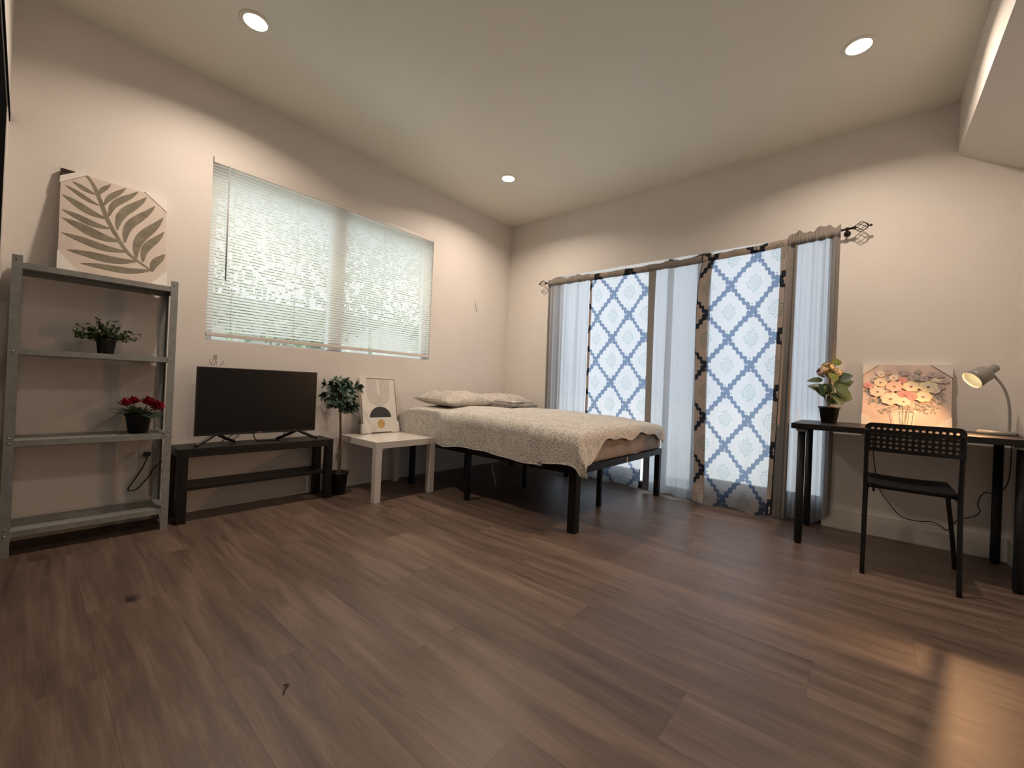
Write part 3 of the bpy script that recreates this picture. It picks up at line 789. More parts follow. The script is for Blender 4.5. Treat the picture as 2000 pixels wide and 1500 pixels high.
for k in range(6):
    wd_ = (.0045, .004, .003, .004, .003, .0045)[k]; box(bm, tx+.002, tx+.0024, y, y+wd_, tz0+.005, tz0+.0105); y += wd_+.0012
part('logo', bm, M['logo'], t)
for y, oy in ((-2.955, -1), (-2.455, 1)):
    bm = nb()
    for sgn in (-1, 1):
        pth = smooth_path([(tx-.018, y, tz0+.010), (tx-.018+sgn*.030, y+sgn*oy*.060, (tz0+bh)*.5+.006), (tx-.018+sgn*.060, y+sgn*oy*.120, bh+.0095)], 5)
        tube(bm, pth, [.012-.003*q/(len(pth)-1) for q in range(len(pth))], 8)
    part('foot', bm, M['tv_plastic'], t)
bm = nb(); tube(bm, smooth_path([(.10, -2.72, .62), (.085, -2.715, .50), (.11, -2.70, bh+.008), (.15, -2.64, bh+.006), (.10, -2.55, bh+.006), (.06, -2.50, .50), (.08, -2.52, .62)], 8), .0035, 7)
o = obj('tv_cable', bm, M['cord']); tag(o, 'short black cable looped on the bench under the television', 'cable')

# power outlet, plug and cord behind the metal shelf
bm = boxes((0, .005, -3.30, -3.228, .345, .462)); o = struct('trim_2', bm, M['plate'], bevel=.001)
t = thing('power_cord', 'black plug and looping cord on the wall behind the lower metal shelf', 'cord', (0, -3.264, .4))
bm = boxes((.006, .032, -3.281, -3.249, .388, .412)); part('plug', bm, M['cord'], t, bevel=.004)
bm = nb(); tube(bm, smooth_path([(.03, -3.262, .392), (.028, -3.276, .345), (.02, -3.312, .262), (.018, -3.342, .206), (.018, -3.336, .190), (.018, -3.302, .198), (.018, -3.254, .262), (.018, -3.222, .322), (.018, -3.172, .356), (.016, -3.05, .40), (.014, -2.9, .44), (.012, -2.78, .52)], 8), .0033, 7)
part('cable', bm, M['cord'], t)

# ---------------------------------------------------------------- metal shelf unit
t = thing('metal_shelf', 'tall grey galvanised metal shelf unit at the left edge', 'shelf unit', (.14, -3.50, 0))
sx0, sx1, sy0, sy1 = .016, .277, -3.818, -3.200
def lpost(x, y, dx, dy, zt=1.424):
    w_, th = .034, .0022; bm = nb()
    xa, xb = sorted((x, x+dx*w_)); ya, yb = sorted((y, y+dy*w_)); tx_, ty_ = sorted((x, x+dx*th)), sorted((y, y+dy*th))
    box(bm, xa, xb, ty_[0], ty_[1], 0, zt)
    if dy > 0: box(bm, tx_[0], tx_[1], ty_[1], yb, 0, zt)
    else: box(bm, tx_[0], tx_[1], ya, ty_[0], 0, zt)
    return bm
for x, dx in ((sx0, 1), (sx1, -1)):
    for y, dy in ((sy0, 1), (sy1, -1)):
        pp = part('leg', lpost(x, y, dx, dy), M['grey_steel'], t)
for z in (1.392, .985, .548, .118):
    bm = nb(); a, b_, c, d_ = sx0+.003, sx1-.003, sy0+.003, sy1-.003; th = .0012; lip = .028
    box(bm, a, b_, c, d_, z-th, z)
    for q in ((a, a+th, c, d_), (b_-th, b_, c, d_), (a+th, b_-th, c, c+th), (a+th, b_-th, d_-th, d_)): box(bm, *q, z-lip, z-th)
    box(bm, b_-.012, b_-th, c+th, d_-th, z-lip, z-lip+th)
    part('shelf', bm, M['grey_steel'], t)
for z in (1.405, .97, .56, .535, .13, .10):
    for y in (sy0+.017, sy1-.017): bm = nb(); lathe(bm, [(.004, 0), (.004, .002), (0, .003)], 10, (sx1+.0002, y, z), (1, 0, 0)); part('bolt', bm, M['hook'], t)

# leaf canvas on top of the shelf
t2 = math.atan2(.10, .47)
t = thing('leaf_canvas', 'canvas print of olive palm leaf leaning on top of the metal shelf', 'picture', (.15, -3.67, 1.39))
F = basis((.15, -3.67, 1.395), (0, 1, 0), (-math.sin(t2), 0, math.cos(t2)))
CH = 1.43-1.395
CW, CT = .436, .544+CH
bm = nb(); slab(bm, F, 0, CW, .0, CT, -.034, 0)
def ribbon(bm, F, pts, wd, d, mi):
    n = len(pts); Lp = []; Rp = []
    for i, (a, b) in enumerate(pts):
        a0, b0 = pts[max(0, i-1)]; a1, b1 = pts[min(n-1, i+1)]; dx, dy = a1-a0, b1-b0; L = math.hypot(dx, dy) or 1; w_ = wd[i]/2
        cl = lambda p: (min(max(p[0], .0005), CW-.0005), min(max(p[1], .0005), CT-.0005))
        Lp.append(cl((a-dy/L*w_, b+dx/L*w_))); Rp.append(cl((a+dy/L*w_, b-dx/L*w_)))
    for i in range(n-1):
        f = bm.faces.new([bm.verts.new(F(*p, d)) for p in (Lp[i], Lp[i+1], Rp[i+1], Rp[i])]); f.material_index = mi
def curve2(p0, p1, bend, n=12):
    (a, b), (c, e) = p0, p1; dx, dy = c-a, e-b; out = []
    for i in range(n+1):
        u = i/n; k = bend*math.sin(PI*u)+bend*.35*math.sin(2*PI*u); out.append((a+dx*u-dy*k, b+dy*u+dx*k))
    return out
stem = [(.092, .575), (.097, .543), (.125, .494), (.153, .407), (.182, .311), (.216, .233), (.262, .148), (.308, .104), (.374, .058)]
sp = [(a, b+CH) for a, b in stem]; sp = [(v.x, v.y) for v in smooth_path([(a, b, 0) for a, b in sp], 4)]
ribbon(bm, F, sp, [.008+.012*math.sin(PI*i/(len(sp)-1)) for i in range(len(sp))], .0006, 1)
LL = [(.131, .447, .042, .486, 35), (.145, .387, .017, .456, 35), (.171, .319, .007, .396, 55), (.188, .264, .008, .311, 50), (.227, .199, .01, .265, 70), (.256, .147, .009, .181, 55), (.303, .102, .031, .092, 60), (.368, .065, .081, .03, 50)]
RR = [(.142, .443, .192, .535, 40), (.167, .396, .255, .537, 50), (.187, .337, .309, .538, 60), (.221, .267, .348, .519, 75), (.253, .199, .386, .476, 75), (.302, .119, .424, .415, 85), (.332, .106, .427, .323, 70), (.374, .058, .43, .18, 70)]
for side, A in ((1, LL), (-1, RR)):
    for k, (a, b, c, e, w_) in enumerate(A):
        pts = curve2((a, b+CH), (c, e+CH), side*(.05 if side > 0 else -.085)*(.6 if k < 2 else 1), 14)
        W_ = w_/3.75/470*(.95 if side < 0 else 1.18)
        ribbon(bm, F, pts, [W_*(math.sin(PI*min(1, (.04+.96*i/14)))**.85)+.001 for i in range(15)], .0009+.0001*k, 1)
part('canvas', bm, [M['canvas'], M['leafprint']], t, recalc=False)
def corner_tri(parent, pts, mat, d0=-.036, d1=.003, lab=None):
    bm = nb(); lo = [bm.verts.new(F(a, b, d0)) for a, b in pts]; hi = [bm.verts.new(F(a, b, d1)) for a, b in pts]
    bm.faces.new(lo); bm.faces.new(hi[::-1]); n = len(pts)
    for i in range(n): bm.faces.new((lo[i], lo[(i+1) % n], hi[(i+1) % n], hi[i]))
    o = part('corner_protector', bm, mat, parent)
    if lab: o['label'] = lab
T_ = CT
corner_tri(t, [(-.002, T_+.002), (-.002, T_-.045), (.058, T_+.002)], M['card_dark'], d1=.004, lab='dark open corner of the card')
corner_tri(t, [(-.003, T_-.045), (-.003, T_-.083), (.10, T_+.003), (.058, T_+.003)], M['card'], d1=.0045)
corner_tri(t, [(CW+.003, T_+.003), (CW+.003, T_-.09), (CW-.10, T_+.003)], M['card'])
corner_tri(t, [(-.003, -.002), (.085, -.002), (-.003, CH+.085)], M['card'])
corner_tri(t, [(CW+.004, -.002), (CW-.085, -.002), (CW+.004, CH+.075)], M['card'])

# ---------------------------------------------------------------- plants
def pot(root, c, r0, r1, h, square=False):
    bm = nb(); x, y, z = c
    if square:
        pass
    lathe(bm, [(0, 0), (r0, 0), (r1*.97, h*.9), (r1*1.05, h*.9), (r1*1.05, h), (r1*.93, h), (r1*.92, h*.86), (0, h*.86)], 28, c)
    part('pot', bm, M['pot'], root)
    bm = nb(); lathe(bm, [(r1*.91, h*.87), (0, h*.91)], 20, c); part('soil', bm, M['soil'], root)

# small bushy plant on the second shelf
c = (.15, -3.478, .9855); rnd = random.Random(11)
t = thing('potted_plant', 'small bushy green plant in black pot on the second shelf', 'plant', c)
pot(t, c, .032, .042, .082)
bs = nb(); bl = nb()
for k in range(46):
    th = rnd.uniform(0, 2*PI); el = rnd.uniform(.12, 1.35); L = rnd.uniform(.075, .145)*(1.0 if el < 1 else .9)
    d = Vector((math.cos(th)*math.cos(el), math.sin(th)*math.cos(el), math.sin(el)))
    p0 = Vector((c[0]+d.x*.015, c[1]+d.y*.015, c[2]+.073)); pts = []
    for i in range(6):
        u = i/5; pts.append(p0+d*L*u+Vector((0, 0, -.025*u*u*math.cos(el)+.01*u)))
    tube(bs, pts, .0009, 5)
    for i in range(1, 6):
        for q in range(3):
            dd = Vector((rnd.gauss(0, 1), rnd.gauss(0, 1), rnd.gauss(.3, .7))).normalized(); u = Vector((rnd.gauss(0, .5), rnd.gauss(0, .5), 1))
            leaf(bl, pts[i], dd, u, rnd.uniform(.013, .021), rnd.uniform(.011, .016), n=3, mi=0 if rnd.random() < .78 else 1)
part('stems', bs, M['leaf_olive'], t); part('foliage', bl, [M['leaf_olive'], M['leaf_pale']], t)

# red flowering plant on the third shelf
c = (.15, -3.330, .5485); rnd = random.Random(5)
t = thing('potted_flower', 'red artificial flowers in black pot on the third shelf', 'plant', c)
pot(t, c, .043, .060, .108)
bs = nb(); bl = nb(); heads = []
for k in range(26):
    th = 2*PI*k/26+rnd.uniform(-.2, .2); el = rnd.uniform(.05, .8)
    d = Vector((math.cos(th)*math.cos(el), math.sin(th)*math.cos(el), math.sin(el)))
    p0 = Vector((c[0]+d.x*.03, c[1]+d.y*.03, c[2]+.10)); L = rnd.uniform(.085, .13)
    leaf(bl, p0, d, (0, 0, 1), L, rnd.uniform(.026, .038), droop=.25, n=6, mi=0 if rnd.random() < .7 else 1)
for (dy, dx, dz) in ((-.058, .01, .165), (-.022, -.02, .176), (.062, .012, .160), (.088, -.01, .152), (.046, -.03, .174), (.080, .03, .14), (.035, .02, .172)):
    tube(bs, [(c[0], c[1]+dy*.3, c[2]+.09), (c[0]+dx*.6, c[1]+dy*.7, c[2]+.14), (c[0]+dx, c[1]+dy, c[2]+dz-.01)], .0016, 6)
    bf = nb(); P = Vector((c[0]+dx, c[1]+dy, c[2]+dz-.012))
    for q in range(9):
        a = 2*PI*q/9; el = .35+.75*(q % 3)/2
        d = Vector((math.cos(a)*math.cos(el), math.sin(a)*math.cos(el), math.sin(el)))
        leaf(bf, P, d, (0, 0, 1), rnd.uniform(.040, .052), .036, droop=-.2, n=4)
    part('flower', bf, M['petal_red'], t)
part('stems', bs, M['leaf_mid'], t); part('foliage', bl, [M['leaf_mid'], M['leaf_grey']], t)

# topiary tree between bench and table
c = (.150, -2.118, 0); rnd = random.Random(21)
t = thing('topiary_tree', 'artificial ball topiary tree on thin brown trunk between television and side table', 'plant', c)
cc = (.175, -2.128, 0)
bm = nb(); lathe(bm, [(0, 0), (.052, 0), (.066, .155), (.071, .155), (.071, .175), (.063, .175), (.062, .15), (0, .15)], 28, cc); part('pot', bm, M['pot'], t)
bm = nb(); lathe(bm, [(.06, .152), (0, .158)], 20, cc); part('soil', bm, M['soil'], t)
tk = smooth_path([(cc[0], cc[1], .14), (cc[0]-.01, cc[1]+.004, .25), (cc[0]-.022, cc[1]+.012, .42), (cc[0]-.020, cc[1]+.004, .56), (cc[0]-.02, cc[1]-.005, .72)], 6)
bm = nb(); tube(bm, tk, [.013-.006*i/(len(tk)-1) for i in range(len(tk))], 9); part('trunk', bm, M['bark'], t)
bl = nb(); bs = nb(); B = Vector((.172, -2.132, .778))
for k in range(84):
    d = Vector((rnd.gauss(0, 1), rnd.gauss(0, 1), rnd.gauss(.25, 1))).normalized()
    R_ = rnd.uniform(.05, .135); e = B+Vector((d.x*R_*.95, d.y*R_*1.15, d.z*R_*1.0))
    tube(bs, [B+Vector((0, 0, -.08)), B+d*.04, e], .0014, 5)
    for q in range(5):
        a = 2*PI*q/5+rnd.uniform(-.3, .3); u, v = frame(d); dd = (u*math.cos(a)+v*math.sin(a))*.65+d*.75+Vector((0, 0, -.45))
        leaf(bl, e, dd, d+Vector((0, 0, .5)), rnd.uniform(.045, .066), rnd.uniform(.026, .036), droop=.22, n=6, fold=.12, mi=0 if rnd.random() < .72 else 1)
for v in bl.verts:
    if v.co.x < .012: v.co.x = .012+(v.co.x-.012)*.02
part('branches', bs, M['bark'], t); part('foliage', bl, [M['leaf_dark'], M['leaf_grey']], t)

# ---------------------------------------------------------------- desk
DH = .752; ddx0, ddx1, dy0, dy1 = 2.968, 3.966, -.629, -.034
t = thing('desk', 'narrow black desk with round black legs against the right wall', 'desk', (3.46, -.33, 0))
bm = boxes((ddx0, ddx1, dy0, dy1, DH-.034, DH)); part('desktop', bm, M['black_wood'], t, bevel=.0015)
for x in (ddx0+.052, ddx1-.050):
    for y in (dy0+.052, dy1-.052):
        bm = nb(); lathe(bm, [(0, 0), (.017, 0), (.021, .012), (.021, DH-.052), (0, DH-.052)], 24, (x, y, 0)); lg = part('leg', bm, M['black_metal'], t)
        bm = nb(); lathe(bm, [(.018, DH-.0515), (.030, DH-.050), (.030, DH-.0345), (0, DH-.0345)], 24, (x, y, 0)); lg2 = obj('leg_bracket', bm, M['grey_steel'], lg)

# flower pot on the desk
c = (3.137, -.29, DH+.0005); rnd = random.Random(9)
t = thing('potted_hydrangea', 'leafy plant with cream and blush blooms in black pot on the desk', 'plant', c)
pot(t, c, .041, .057, .108)
bs = nb(); bl = nb(); U = Vector((.76, .65, 0)); Vv = Vector((-.65, .76, 0))    # U runs to the right as seen from the room
def P3(u, z, v=0): return Vector(c)+U*u+Vv*v+Vector((0, 0, z))
tube(bs, smooth_path([P3(0, .09), P3(.003, .14), P3(-.004, .22), P3(0, .33)], 5), .0042, 8)
tube(bs, smooth_path([P3(0, .11), P3(-.03, .16), P3(-.05, .19)], 5), .003, 7)
lv = [((-.02, .17), (-.085, .085), .11, .045, .01), ((-.05, .285), (-.12, -.01), .10, .040, 0), ((.0, .17), (.13, .005), .13, .075, -.02), ((.01, .13), (.10, .075), .12, .085, .02),
      ((.0, .24), (.10, .045), .12, .075, -.03), ((.01, .24), (.09, -.03), .11, .08, .03), ((-.02, .25), (-.07, -.06), .10, .075, -.02), ((.0, .30), (.05, .06), .10, .07, .02),
      ((-.01, .32), (.06, -.01), .10, .07, -.01), ((.005, .40), (.05, .01), .075, .055, 0), ((.04, .28), (.03, .10), .09, .045, .01), ((-.01, .22), (-.05, .02), .10, .07, .03),
      ((0, .2), (-.01, -.06), .10, .09, -.05), ((0, .26), (.02, -.06), .10, .09, -.05), ((.01, .22), (.06, -.04), .10, .09, -.04), ((-.02, .33), (-.02, -.05), .08, .07, -.04), ((-.01, .36), (.03, .02), .08, .06, .02),
      ((.02, .29), (.06, .03), .08, .07, -.04), ((-.03, .2), (-.045, .03), .08, .06, -.03)]
for (u0, z0), (du, dz), L, W_, v0 in lv:
    b0 = P3(u0, z0, v0); d = U*du+Vector((0, 0, dz))+Vv*(v0*1.2)
    leaf(bl, b0, d, -Vv*1.0+Vector((0, 0, .55)), L, W_, droop=.14, n=8, mi=0 if z0 < .3 else 1)
for v in bl.verts: v.co.y = min(v.co.y, -.13)
def bloom(ctr, r, m_, n=52):
    bf = nb()
    for k in range(n):
        d = Vector((rnd.gauss(0, 1), rnd.gauss(0, 1), rnd.gauss(.2, 1))).normalized(); e = ctr+d*r*rnd.uniform(.7, 1)
        u, v = frame(d); a0 = rnd.uniform(0, 6)
        for q in range(4):
            a = a0+PI/2*q; leaf(bf, e, u*math.cos(a)+v*math.sin(a)+d*.25, d, .013, .012, n=2)
    part('flower', bf, m_, t)
bloom(P3(-.055, .335, -.01), .040, M['petal_pink']); bloom(P3(-.02, .365, .0), .038, M['petal_cream']); bloom(P3(.088, .262, -.0), .030, M['petal_cream']); bloom(P3(.02, .335, -.03), .026, M['petal_cream'])
part('stems', bs, M['leaf_lime'], t); part('foliage', bl, [M['leaf_mid'], M['leaf_lime']], t)

# floral canvas
t2 = math.atan2(.04, .40)
t = thing('floral_canvas', 'square canvas of pink and cream flowers in vase leaning behind the desk lamp', 'picture', (3.51, -.075, DH))
F = basis((3.303, -.076, DH+.001), (1, 0, 0), (0, math.sin(t2), math.cos(t2)))
CW, CT = .42, .402
bm = nb(); slab(bm, F, 0, CW, 0, CT, -.035, 0)
rnd = random.Random(4); dz_ = [.0003]
def nd(): dz_[0] += .00003; return dz_[0]
FL = [(.088, .285, 75, 1), (.157, .26, 95, 2), (.236, .262, 90, 1), (.315, .262, 100, 1), (.075, .221, 90, 0), (.14, .177, 110, 0), (.243, .196, 60, 3), (.292, .198, 95, 1), (.022, .263, 50, 3), (.196, .299, 50, 3), (.246, .324, 60, 4), (.295, .314, 50, 4), (.331, .341, 50, 4), (.152, .317, 55, 0), (.091, .338, 45, 0), (.344, .242, 60, 0), (.390, .301, 40, 4), (.373, .264, 40, 4), (.203, .162, 80, 0), (.267, .36, 40, 4), (.051, .253, 50, 2), (.21, .35, 45, 4), (.364, .337, 45, 4), (.123, .355, 45, 4), (.21, .202, 95, 3)]
GG = [(.084, .127), (.067, .154), (.03, .213), (.168, .133), (.32, .153), (.345, .196), (.288, .109), (.097, .095), (.04, .158), (.265, .139), (.339, .123), (.137, .109), (.381, .218), (.03, .235), (.36, .18), (.31, .13), (.19, .12), (.24, .12)]
for (a, b) in GG:
    for q in range(9):
        th = rnd.uniform(0, 2*PI); L = rnd.uniform(.012, .032); aa, bb = a+rnd.uniform(-.012, .012), b+rnd.uniform(-.012, .012); w_ = rnd.uniform(.003, .006)
        ax_, bx_ = math.cos(th), math.sin(th)
        pts = [(aa, bb), (aa+ax_*L*.5-bx_*w_*.5, bb+bx_*L*.5+ax_*w_*.5), (aa+ax_*L, bb+bx_*L), (aa+ax_*L*.5+bx_*w_*.5, bb+bx_*L*.5-ax_*w_*.5)]
        pts = [(min(max(x, .001), CW-.001), min(max(y, .001), CT-.001)) for x, y in pts]
        poly(bm, F, pts, nd(), 7)
for k in range(60):      # loose dabs filling the bouquet
    th = rnd.uniform(0, 2*PI); r = math.sqrt(rnd.random()); a, b = .205+r*.185*math.cos(th), .275+r*.10*math.sin(th); s = rnd.uniform(.010, .020)
    disc(bm, F, a, b, s, s*.75, nd(), rnd.choice((1, 3, 5, 5, 7)), n=12, wob=.15, k=5)
for (a, b, r, cI) in FL[::-1]:
    rr = r/6.25*.00245*1.12
    rr2 = rr*.80
    a = min(max(a, rr+.002), CW-rr-.002)
    disc(bm, F, a, b, rr, rr2, nd(), 1+cI, n=44, wob=.07, k=7)
    disc(bm, F, a+rr*.05, b, rr*.62, rr2*.60, nd(), 1+(cI if cI != 1 else 0), n=30, wob=.1, k=5)
    disc(bm, F, a, b-rr*.05, rr*.20, rr2*.22, nd(), 6, n=14, wob=.2, k=5)
vx = [(.150, .10), (.262, .105), (.252, .003), (.166, .003)]
poly(bm, F, vx, .00025, 8)
for p, q, w_ in (((.150, .10), (.166, .003), .004), ((.262, .105), (.252, .003), .004), ((.15, .10), (.262, .105), .003), ((.195, .13), (.205, .004), .004), ((.215, .13), (.212, .004), .005), ((.235, .13), (.222, .004), .004)):
    dx, dy = q[0]-p[0], q[1]-p[1]; L = math.hypot(dx, dy); nx, ny = -dy/L*w_/2, dx/L*w_/2
    poly(bm, F, [(p[0]-nx, p[1]-ny), (q[0]-nx, q[1]-ny), (q[0]+nx, q[1]+ny), (p[0]+nx, p[1]+ny)], nd(), 1 if w_ < .0045 and p[0] in (.150, .262, .15) else 7)
part('canvas', bm, [M['fbg'], M['f0'], M['f1'], M['f2'], M['f3'], M['f4'], M['fc'], M['fg'], M['vase']], t, recalc=False)
for pts in ([(-.003, CT+.002), (-.003, CT-.065), (.075, CT+.002)], [(CW+.003, CT+.002), (CW+.003, CT-.08), (CW-.095, CT+.002)], [(CW+.003, -.0), (CW+.003, .075), (CW-.08, -.0)], [(-.003, 0), (-.003, .07), (.08, 0)]):
    corner_tri(t, pts, M['card'], -.037, .006)

# desk lamp
c = (3.878, -.235, DH+.0005)
t = thing('desk_lamp', 'grey gooseneck desk lamp, lit, at the right end of the desk', 'lamp', c)
bm = nb(); lathe(bm, [(0, 0), (.072, 0), (.074, .004), (.072, .018), (.066, .021), (0, .022)], 40, c); part('base', bm, M['lamp'], t)
ax = Vector((-.72, -.42, -.57)).normalized(); op = Vector((3.772, -.262, 1.048)); bk = op-ax*.148
neck = smooth_path([(c[0]+.050, c[1]+.005, c[2]+.015), (c[0]+.050, c[1]+.005, c[2]+.10), (c[0]+.043, c[1]+.005, c[2]+.19), (c[0]+.022, c[1]+.008, c[2]+.27), tuple(bk+ax*.030+Vector((.004, .008, -.018)))], 7)
bm = nb(); tube(bm, neck, .0062, 10)
for i in range(0, 0): pass
part('gooseneck', bm, M['lamp'], t)
bm = nb()
lathe(bm, [(0, -.002), (.017, 0), (.022, .006), (.0235, .046), (.024, .050), (.040, .056), (.0455, .066), (.048, .10), (.053, .140), (.0515, .140), (.0465, .10), (.044, .069), (.028, .059), (0, .056)], 36, bk, ax)
shade = part('lamp_shade', bm, M['lamp'], t)
bm = nb(); lathe(bm, [(.0508, .139), (.0458, .10), (.0432, .071), (.02, .0615)], 36, bk, ax); obj('reflector', bm, M['lamp_in'], shade)
bm = nb(); lathe(bm, [(0, .060), (.014, .064), (.023, .078), (.021, .092), (0, .099)], 24, bk, ax); obj('bulb', bm, M['bulb'], shade)
bm = nb(); tube(bm, [bk-ax*.002, bk-ax*.012], .004, 8); obj('switch', bm, M['hook'], shade)
l = add_light('desk_lamp_light', 'SPOT', bk+ax*.132-Vector(c), 36.0, (1, .52, .23), shadow_soft_size=.016, spot_size=math.radians(158), spot_blend=1.0)
l.rotation_euler = ax.to_track_quat('-Z', 'Y').to_euler()
l.parent = t
bm = nb(); tube(bm, smooth_path([(3.955, -.235, DH+.006), (3.966, -.21, DH+.005), (3.972, -.15, DH+.004), (3.975, -.012+.0, DH+.004)], 5), .0028, 7)
o = None
tube(bm, smooth_path([(3.975, -.014, DH+.004), (3.976, -.016, .60), (3.965, -.020, .46), (3.93, -.022, .40), (3.905, -.022, .392), (3.88, -.022, .392), (3.86, -.022, .36), (3.852, -.022, .31), (3.862, -.022, .275), (3.835, -.022, .238), (3.78, -.022, .21), (3.753, -.022, .172), (3.728, -.022, .128), (3.70, -.022, .148), (3.66, -.022, .164), (3.59, -.022, .153), (3.518, -.022, .165), (3.46, -.022, .235), (3.414, -.022, .308), (3.39, -.020, .40), (3.37, -.018, .55), (3.36, -.016, .70)], 6), .0028, 7)
o = obj('lamp_cord', bm, M['cord']); tag(o, 'thin black cord wandering down the wall under the desk', 'cord')

# ---------------------------------------------------------------- chair
t = thing('perforated_chair', 'black chair with perforated backrest pulled out in front of the desk', 'chair', (3.51, -.65, 0))
xl, xr = 3.332, 3.684
def cy(s): return -.020*(1-(2*s-1)**2)       # backrest bows towards the room
for x in (xl, xr):
    bm = nb(); tube(bm, smooth_path([(x, -.868, 0), (x, -.835, .25), (x, -.815, .46), (x+(.0), -.838, .66), (x, -.852, .765)], 5), .0105, 10); part('leg', bm, M['black_metal'], t)
    xi = x+(.004 if x == xl else .038); xt = x+(.006 if x == xl else -.004)
    bm = nb(); tube(bm, smooth_path([(xi, -.400, 0), (xi*.5+xt*.5, -.425, .22), (xt, -.450, .40), (xt, -.475, .438), (xt, -.60, .444), (xt, -.80, .444)], 5), .0105, 10); part('leg', bm, M['black_metal'], t)
for y in (-.50, -.74):
    bm = nb(); tube(bm, [(xl+.008, y, .444), (xr-.006, y, .444)], .007, 8); part('crossbar', bm, M['black_metal'], t)
# backrest shell with real holes
def shell(nc, nr, S, pitch_u, pitch_v, u0, v0, hr, outline, name, th):
    """cells with octagonal holes, S(u,v,d) maps to space; margins added around"""
    bm = nb(); K = 8; vm = {}
    def V(u, v, d):
        k = (round(u, 5), round(v, 5), d)
        if k not in vm: vm[k] = bm.verts.new(S(u, v, d))
        return vm[k]
    for i in range(nc):
        for j in range(nr):
            cu, cv = u0+(i+.5)*pitch_u, v0+(j+.5)*pitch_v; hu, hv = pitch_u/2, pitch_v/2
            sq = [(cu+hu, cv), (cu+hu, cv+hv), (cu, cv+hv), (cu-hu, cv+hv), (cu-hu, cv), (cu-hu, cv-hv), (cu, cv-hv), (cu+hu, cv-hv)]
            ci = [(cu+hr*math.cos(PI/4*k), cv+hr*.92*math.sin(PI/4*k)) for k in range(8)]
            for d in (0, th):
                for k in range(8):
                    q = [V(*sq[k], d), V(*sq[(k+1) % 8], d), V(*ci[(k+1) % 8], d), V(*ci[k], d)]
                    bm.faces.new(q if d else q[::-1])
            for k in range(8): bm.faces.new((V(*ci[k], 0), V(*ci[(k+1) % 8], 0), V(*ci[(k+1) % 8], th), V(*ci[k], th)))
    return bm, V
U0, U1, V0, V1 = 0, .372, .648, .797
NC, NR, PU, PV = 14, 5, .0238, .0235
u_0 = (U1-NC*PU)/2; v_0 = V0+.014
def S(u, v, d): return Vector((xl-.010+u, -.842+cy(u/U1)-d-.06*(v-.66)*.6, v))
bm, V = shell(NC, NR, S, PU, PV, u_0, v_0, .0074, None, 'b', .006)
# solid margins with rounded top corners
ua, ub, va, vb = u_0, u_0+NC*PU, v_0, v_0+NR*PV
def strip(bm, pa, pb, th=.006):
    for (a, b), (c_, d_) in zip(zip(pa, pb), zip(pa[1:], pb[1:])):
        vs = [V(*a, 0), V(*c_, 0), V(*d_, 0), V(*b, 0)]; vt = [V(*a, th), V(*c_, th), V(*d_, th), V(*b, th)]
        if len(set(vs)) < 3: continue
        def uq(l_):
            o_ = []
            for x in l_:
                if x not in o_: o_.append(x)
            return o_
        bm.faces.new(uq(vs)); bm.faces.new(uq(vt)[::-1])
        if b != d_: bm.faces.new((V(*b, 0), V(*d_, 0), V(*d_, th), V(*b, th)))
rc = .030
inner = []; outer = []
for i in range(2*NC+1): inner.append((ua+PU/2*i, va)); outer.append((U0+(U1-U0)*i/(2*NC), V0))
for j in range(1, 2*NR+1):
    inner.append((ub, va+PV/2*j)); outer.append((U1, V0+(V1-rc-V0)*j/(2*NR)))
for k in range(1, 7):
    a = PI/2*k/6; inner.append((ub, vb)); outer.append((U1-rc+rc*math.cos(a), V1-rc+rc*math.sin(a)))
for i in range(1, 2*NC+1): inner.append((ub-PU/2*i, vb)); outer.append((U1-rc-(U1-2*rc)*i/(2*NC), V1))
for k in range(1, 7):
    a = PI/2+PI/2*k/6; inner.append((ua, vb)); outer.append((rc+rc*math.cos(a), V1-rc+rc*math.sin(a)))
for j in range(1, 2*NR+1): inner.append((ua, vb-PV/2*j)); outer.append((U0, (V1-rc)-(V1-rc-V0)*j/(2*NR)))
strip(bm, inner, outer)
part('backrest', bm, M['black'], t, bevel=0)
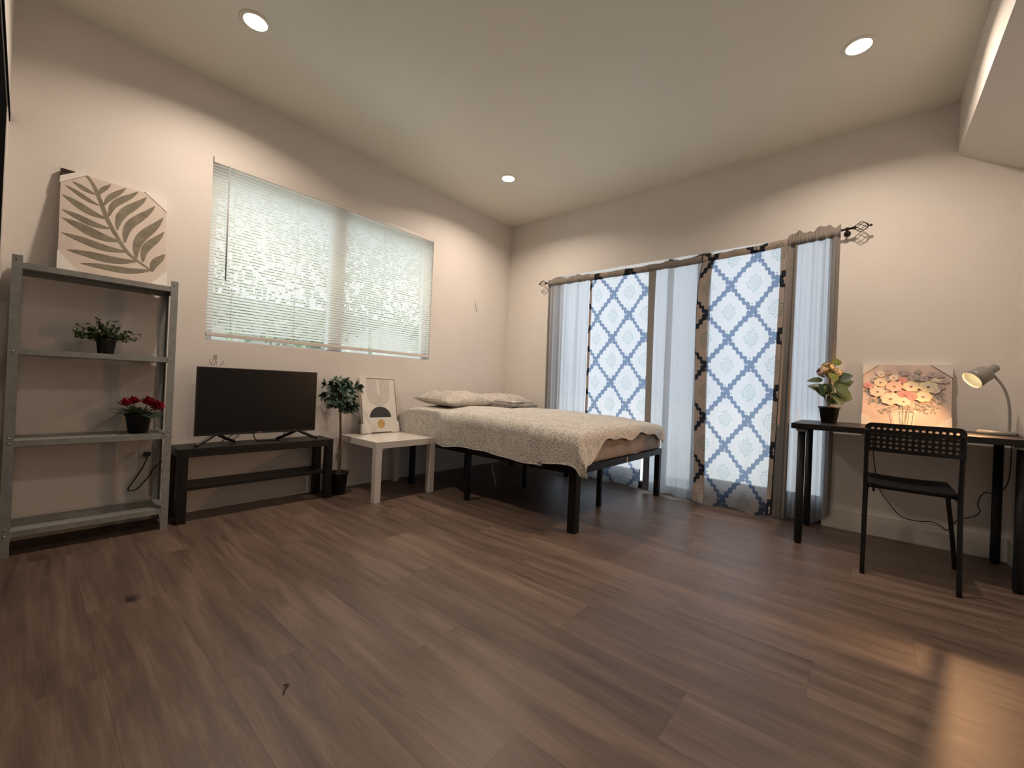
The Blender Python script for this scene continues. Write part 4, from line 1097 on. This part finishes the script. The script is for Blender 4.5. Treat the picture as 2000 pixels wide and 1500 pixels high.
# seat: dished panel, drawn in the same way but with a rolled rim
bm = nb(); NS, MS = 24, 24; g1, g2 = [], []
for i in range(NS+1):
    r1, r2 = [], []
    for j in range(MS+1):
        s, q = i/NS, j/MS; x = xl+.010+s*(xr-xl-.018); y = -.805+q*.375
        k = (2*s-1)**2; z = .468+.006*k+.004*q-.008*(1-k)*math.sin(PI*q)
        r1.append(bm.verts.new((x, y, z))); r2.append(bm.verts.new((x, y, z-.012)))
    g1.append(r1); g2.append(r2)
for i in range(NS):
    for j in range(MS):
        a = bm.faces.new((g1[i][j], g1[i+1][j], g1[i+1][j+1], g1[i][j+1])); b = bm.faces.new((g2[i][j], g2[i][j+1], g2[i+1][j+1], g2[i+1][j])); a.smooth = b.smooth = True
for i in range(NS):
    for j in (0, MS): bm.faces.new((g1[i][j], g1[i+1][j], g2[i+1][j], g2[i][j]))
for j in range(MS):
    for i in (0, NS): bm.faces.new((g1[i][j], g1[i][j+1], g2[i][j+1], g2[i][j]))
part('seat', bm, M['black'], t)
for x in (xl+.035, xr-.035):
    bm = nb(); lathe(bm, [(.006, -.022), (.006, .012), (0, .014)], 10, (x, -.785, .438), (0, 0, -1)); part('seat_bolt', bm, M['black_metal'], t)

# ---------------------------------------------------------------- small things
def hook(label, y, z, s, m_, double=True):
    t = thing('wall_hook', label, 'hook', (0, y, z))
    bm = nb(); box(bm, .0005, .004, y-.009*s, y+.009*s, z-.004, z+.034*s); part('plate', bm, m_, t, bevel=.001)
    bm = nb()
    for sg in ((-1, 1) if double else (0,)):
        tube(bm, smooth_path([(.004, y+sg*.004*s, z+.004), (.020, y+sg*.010*s, z-.022*s), (.032, y+sg*.026*s, z-.030*s), (.036, y+sg*.036*s, z-.012*s), (.034, y+sg*.040*s, z+.002)], 5), .0022*s, 7)
    part('prongs', bm, m_, t)
hook('small nickel double hook on the wall above the television', -2.937, .995, 1.0, M['hook'])
hook('tiny white adhesive hook on the wall above the bed pillows', -.545, 1.80, 1.5, M['plate'], False)
bm = nb(); tube(bm, smooth_path([(1.648, -3.165, .004), (1.660, -3.150, .006), (1.672, -3.168, .004), (1.700, -3.185, .003)], 4), .0022, 6)
for v in bm.verts: v.co = Vector((1.672, -3.168, 0))+(v.co-Vector((1.672, -3.168, 0)))*.7+Vector((.395, -.078, 0))
o = obj('twig', bm, M['twig']); tag(o, 'tiny dark bent twig lying on the open floor planks', 'twig')
bm = nb(); tube(bm, smooth_path([(.85, -1.02, .0035), (.83, -1.04, .12), (.80, -1.05, .28), (.79, -1.05, .385)], 5), .004, 6)
o = obj('white_cable', bm, M['plate']); tag(o, 'thin white cable hanging down under the bed', 'cable')
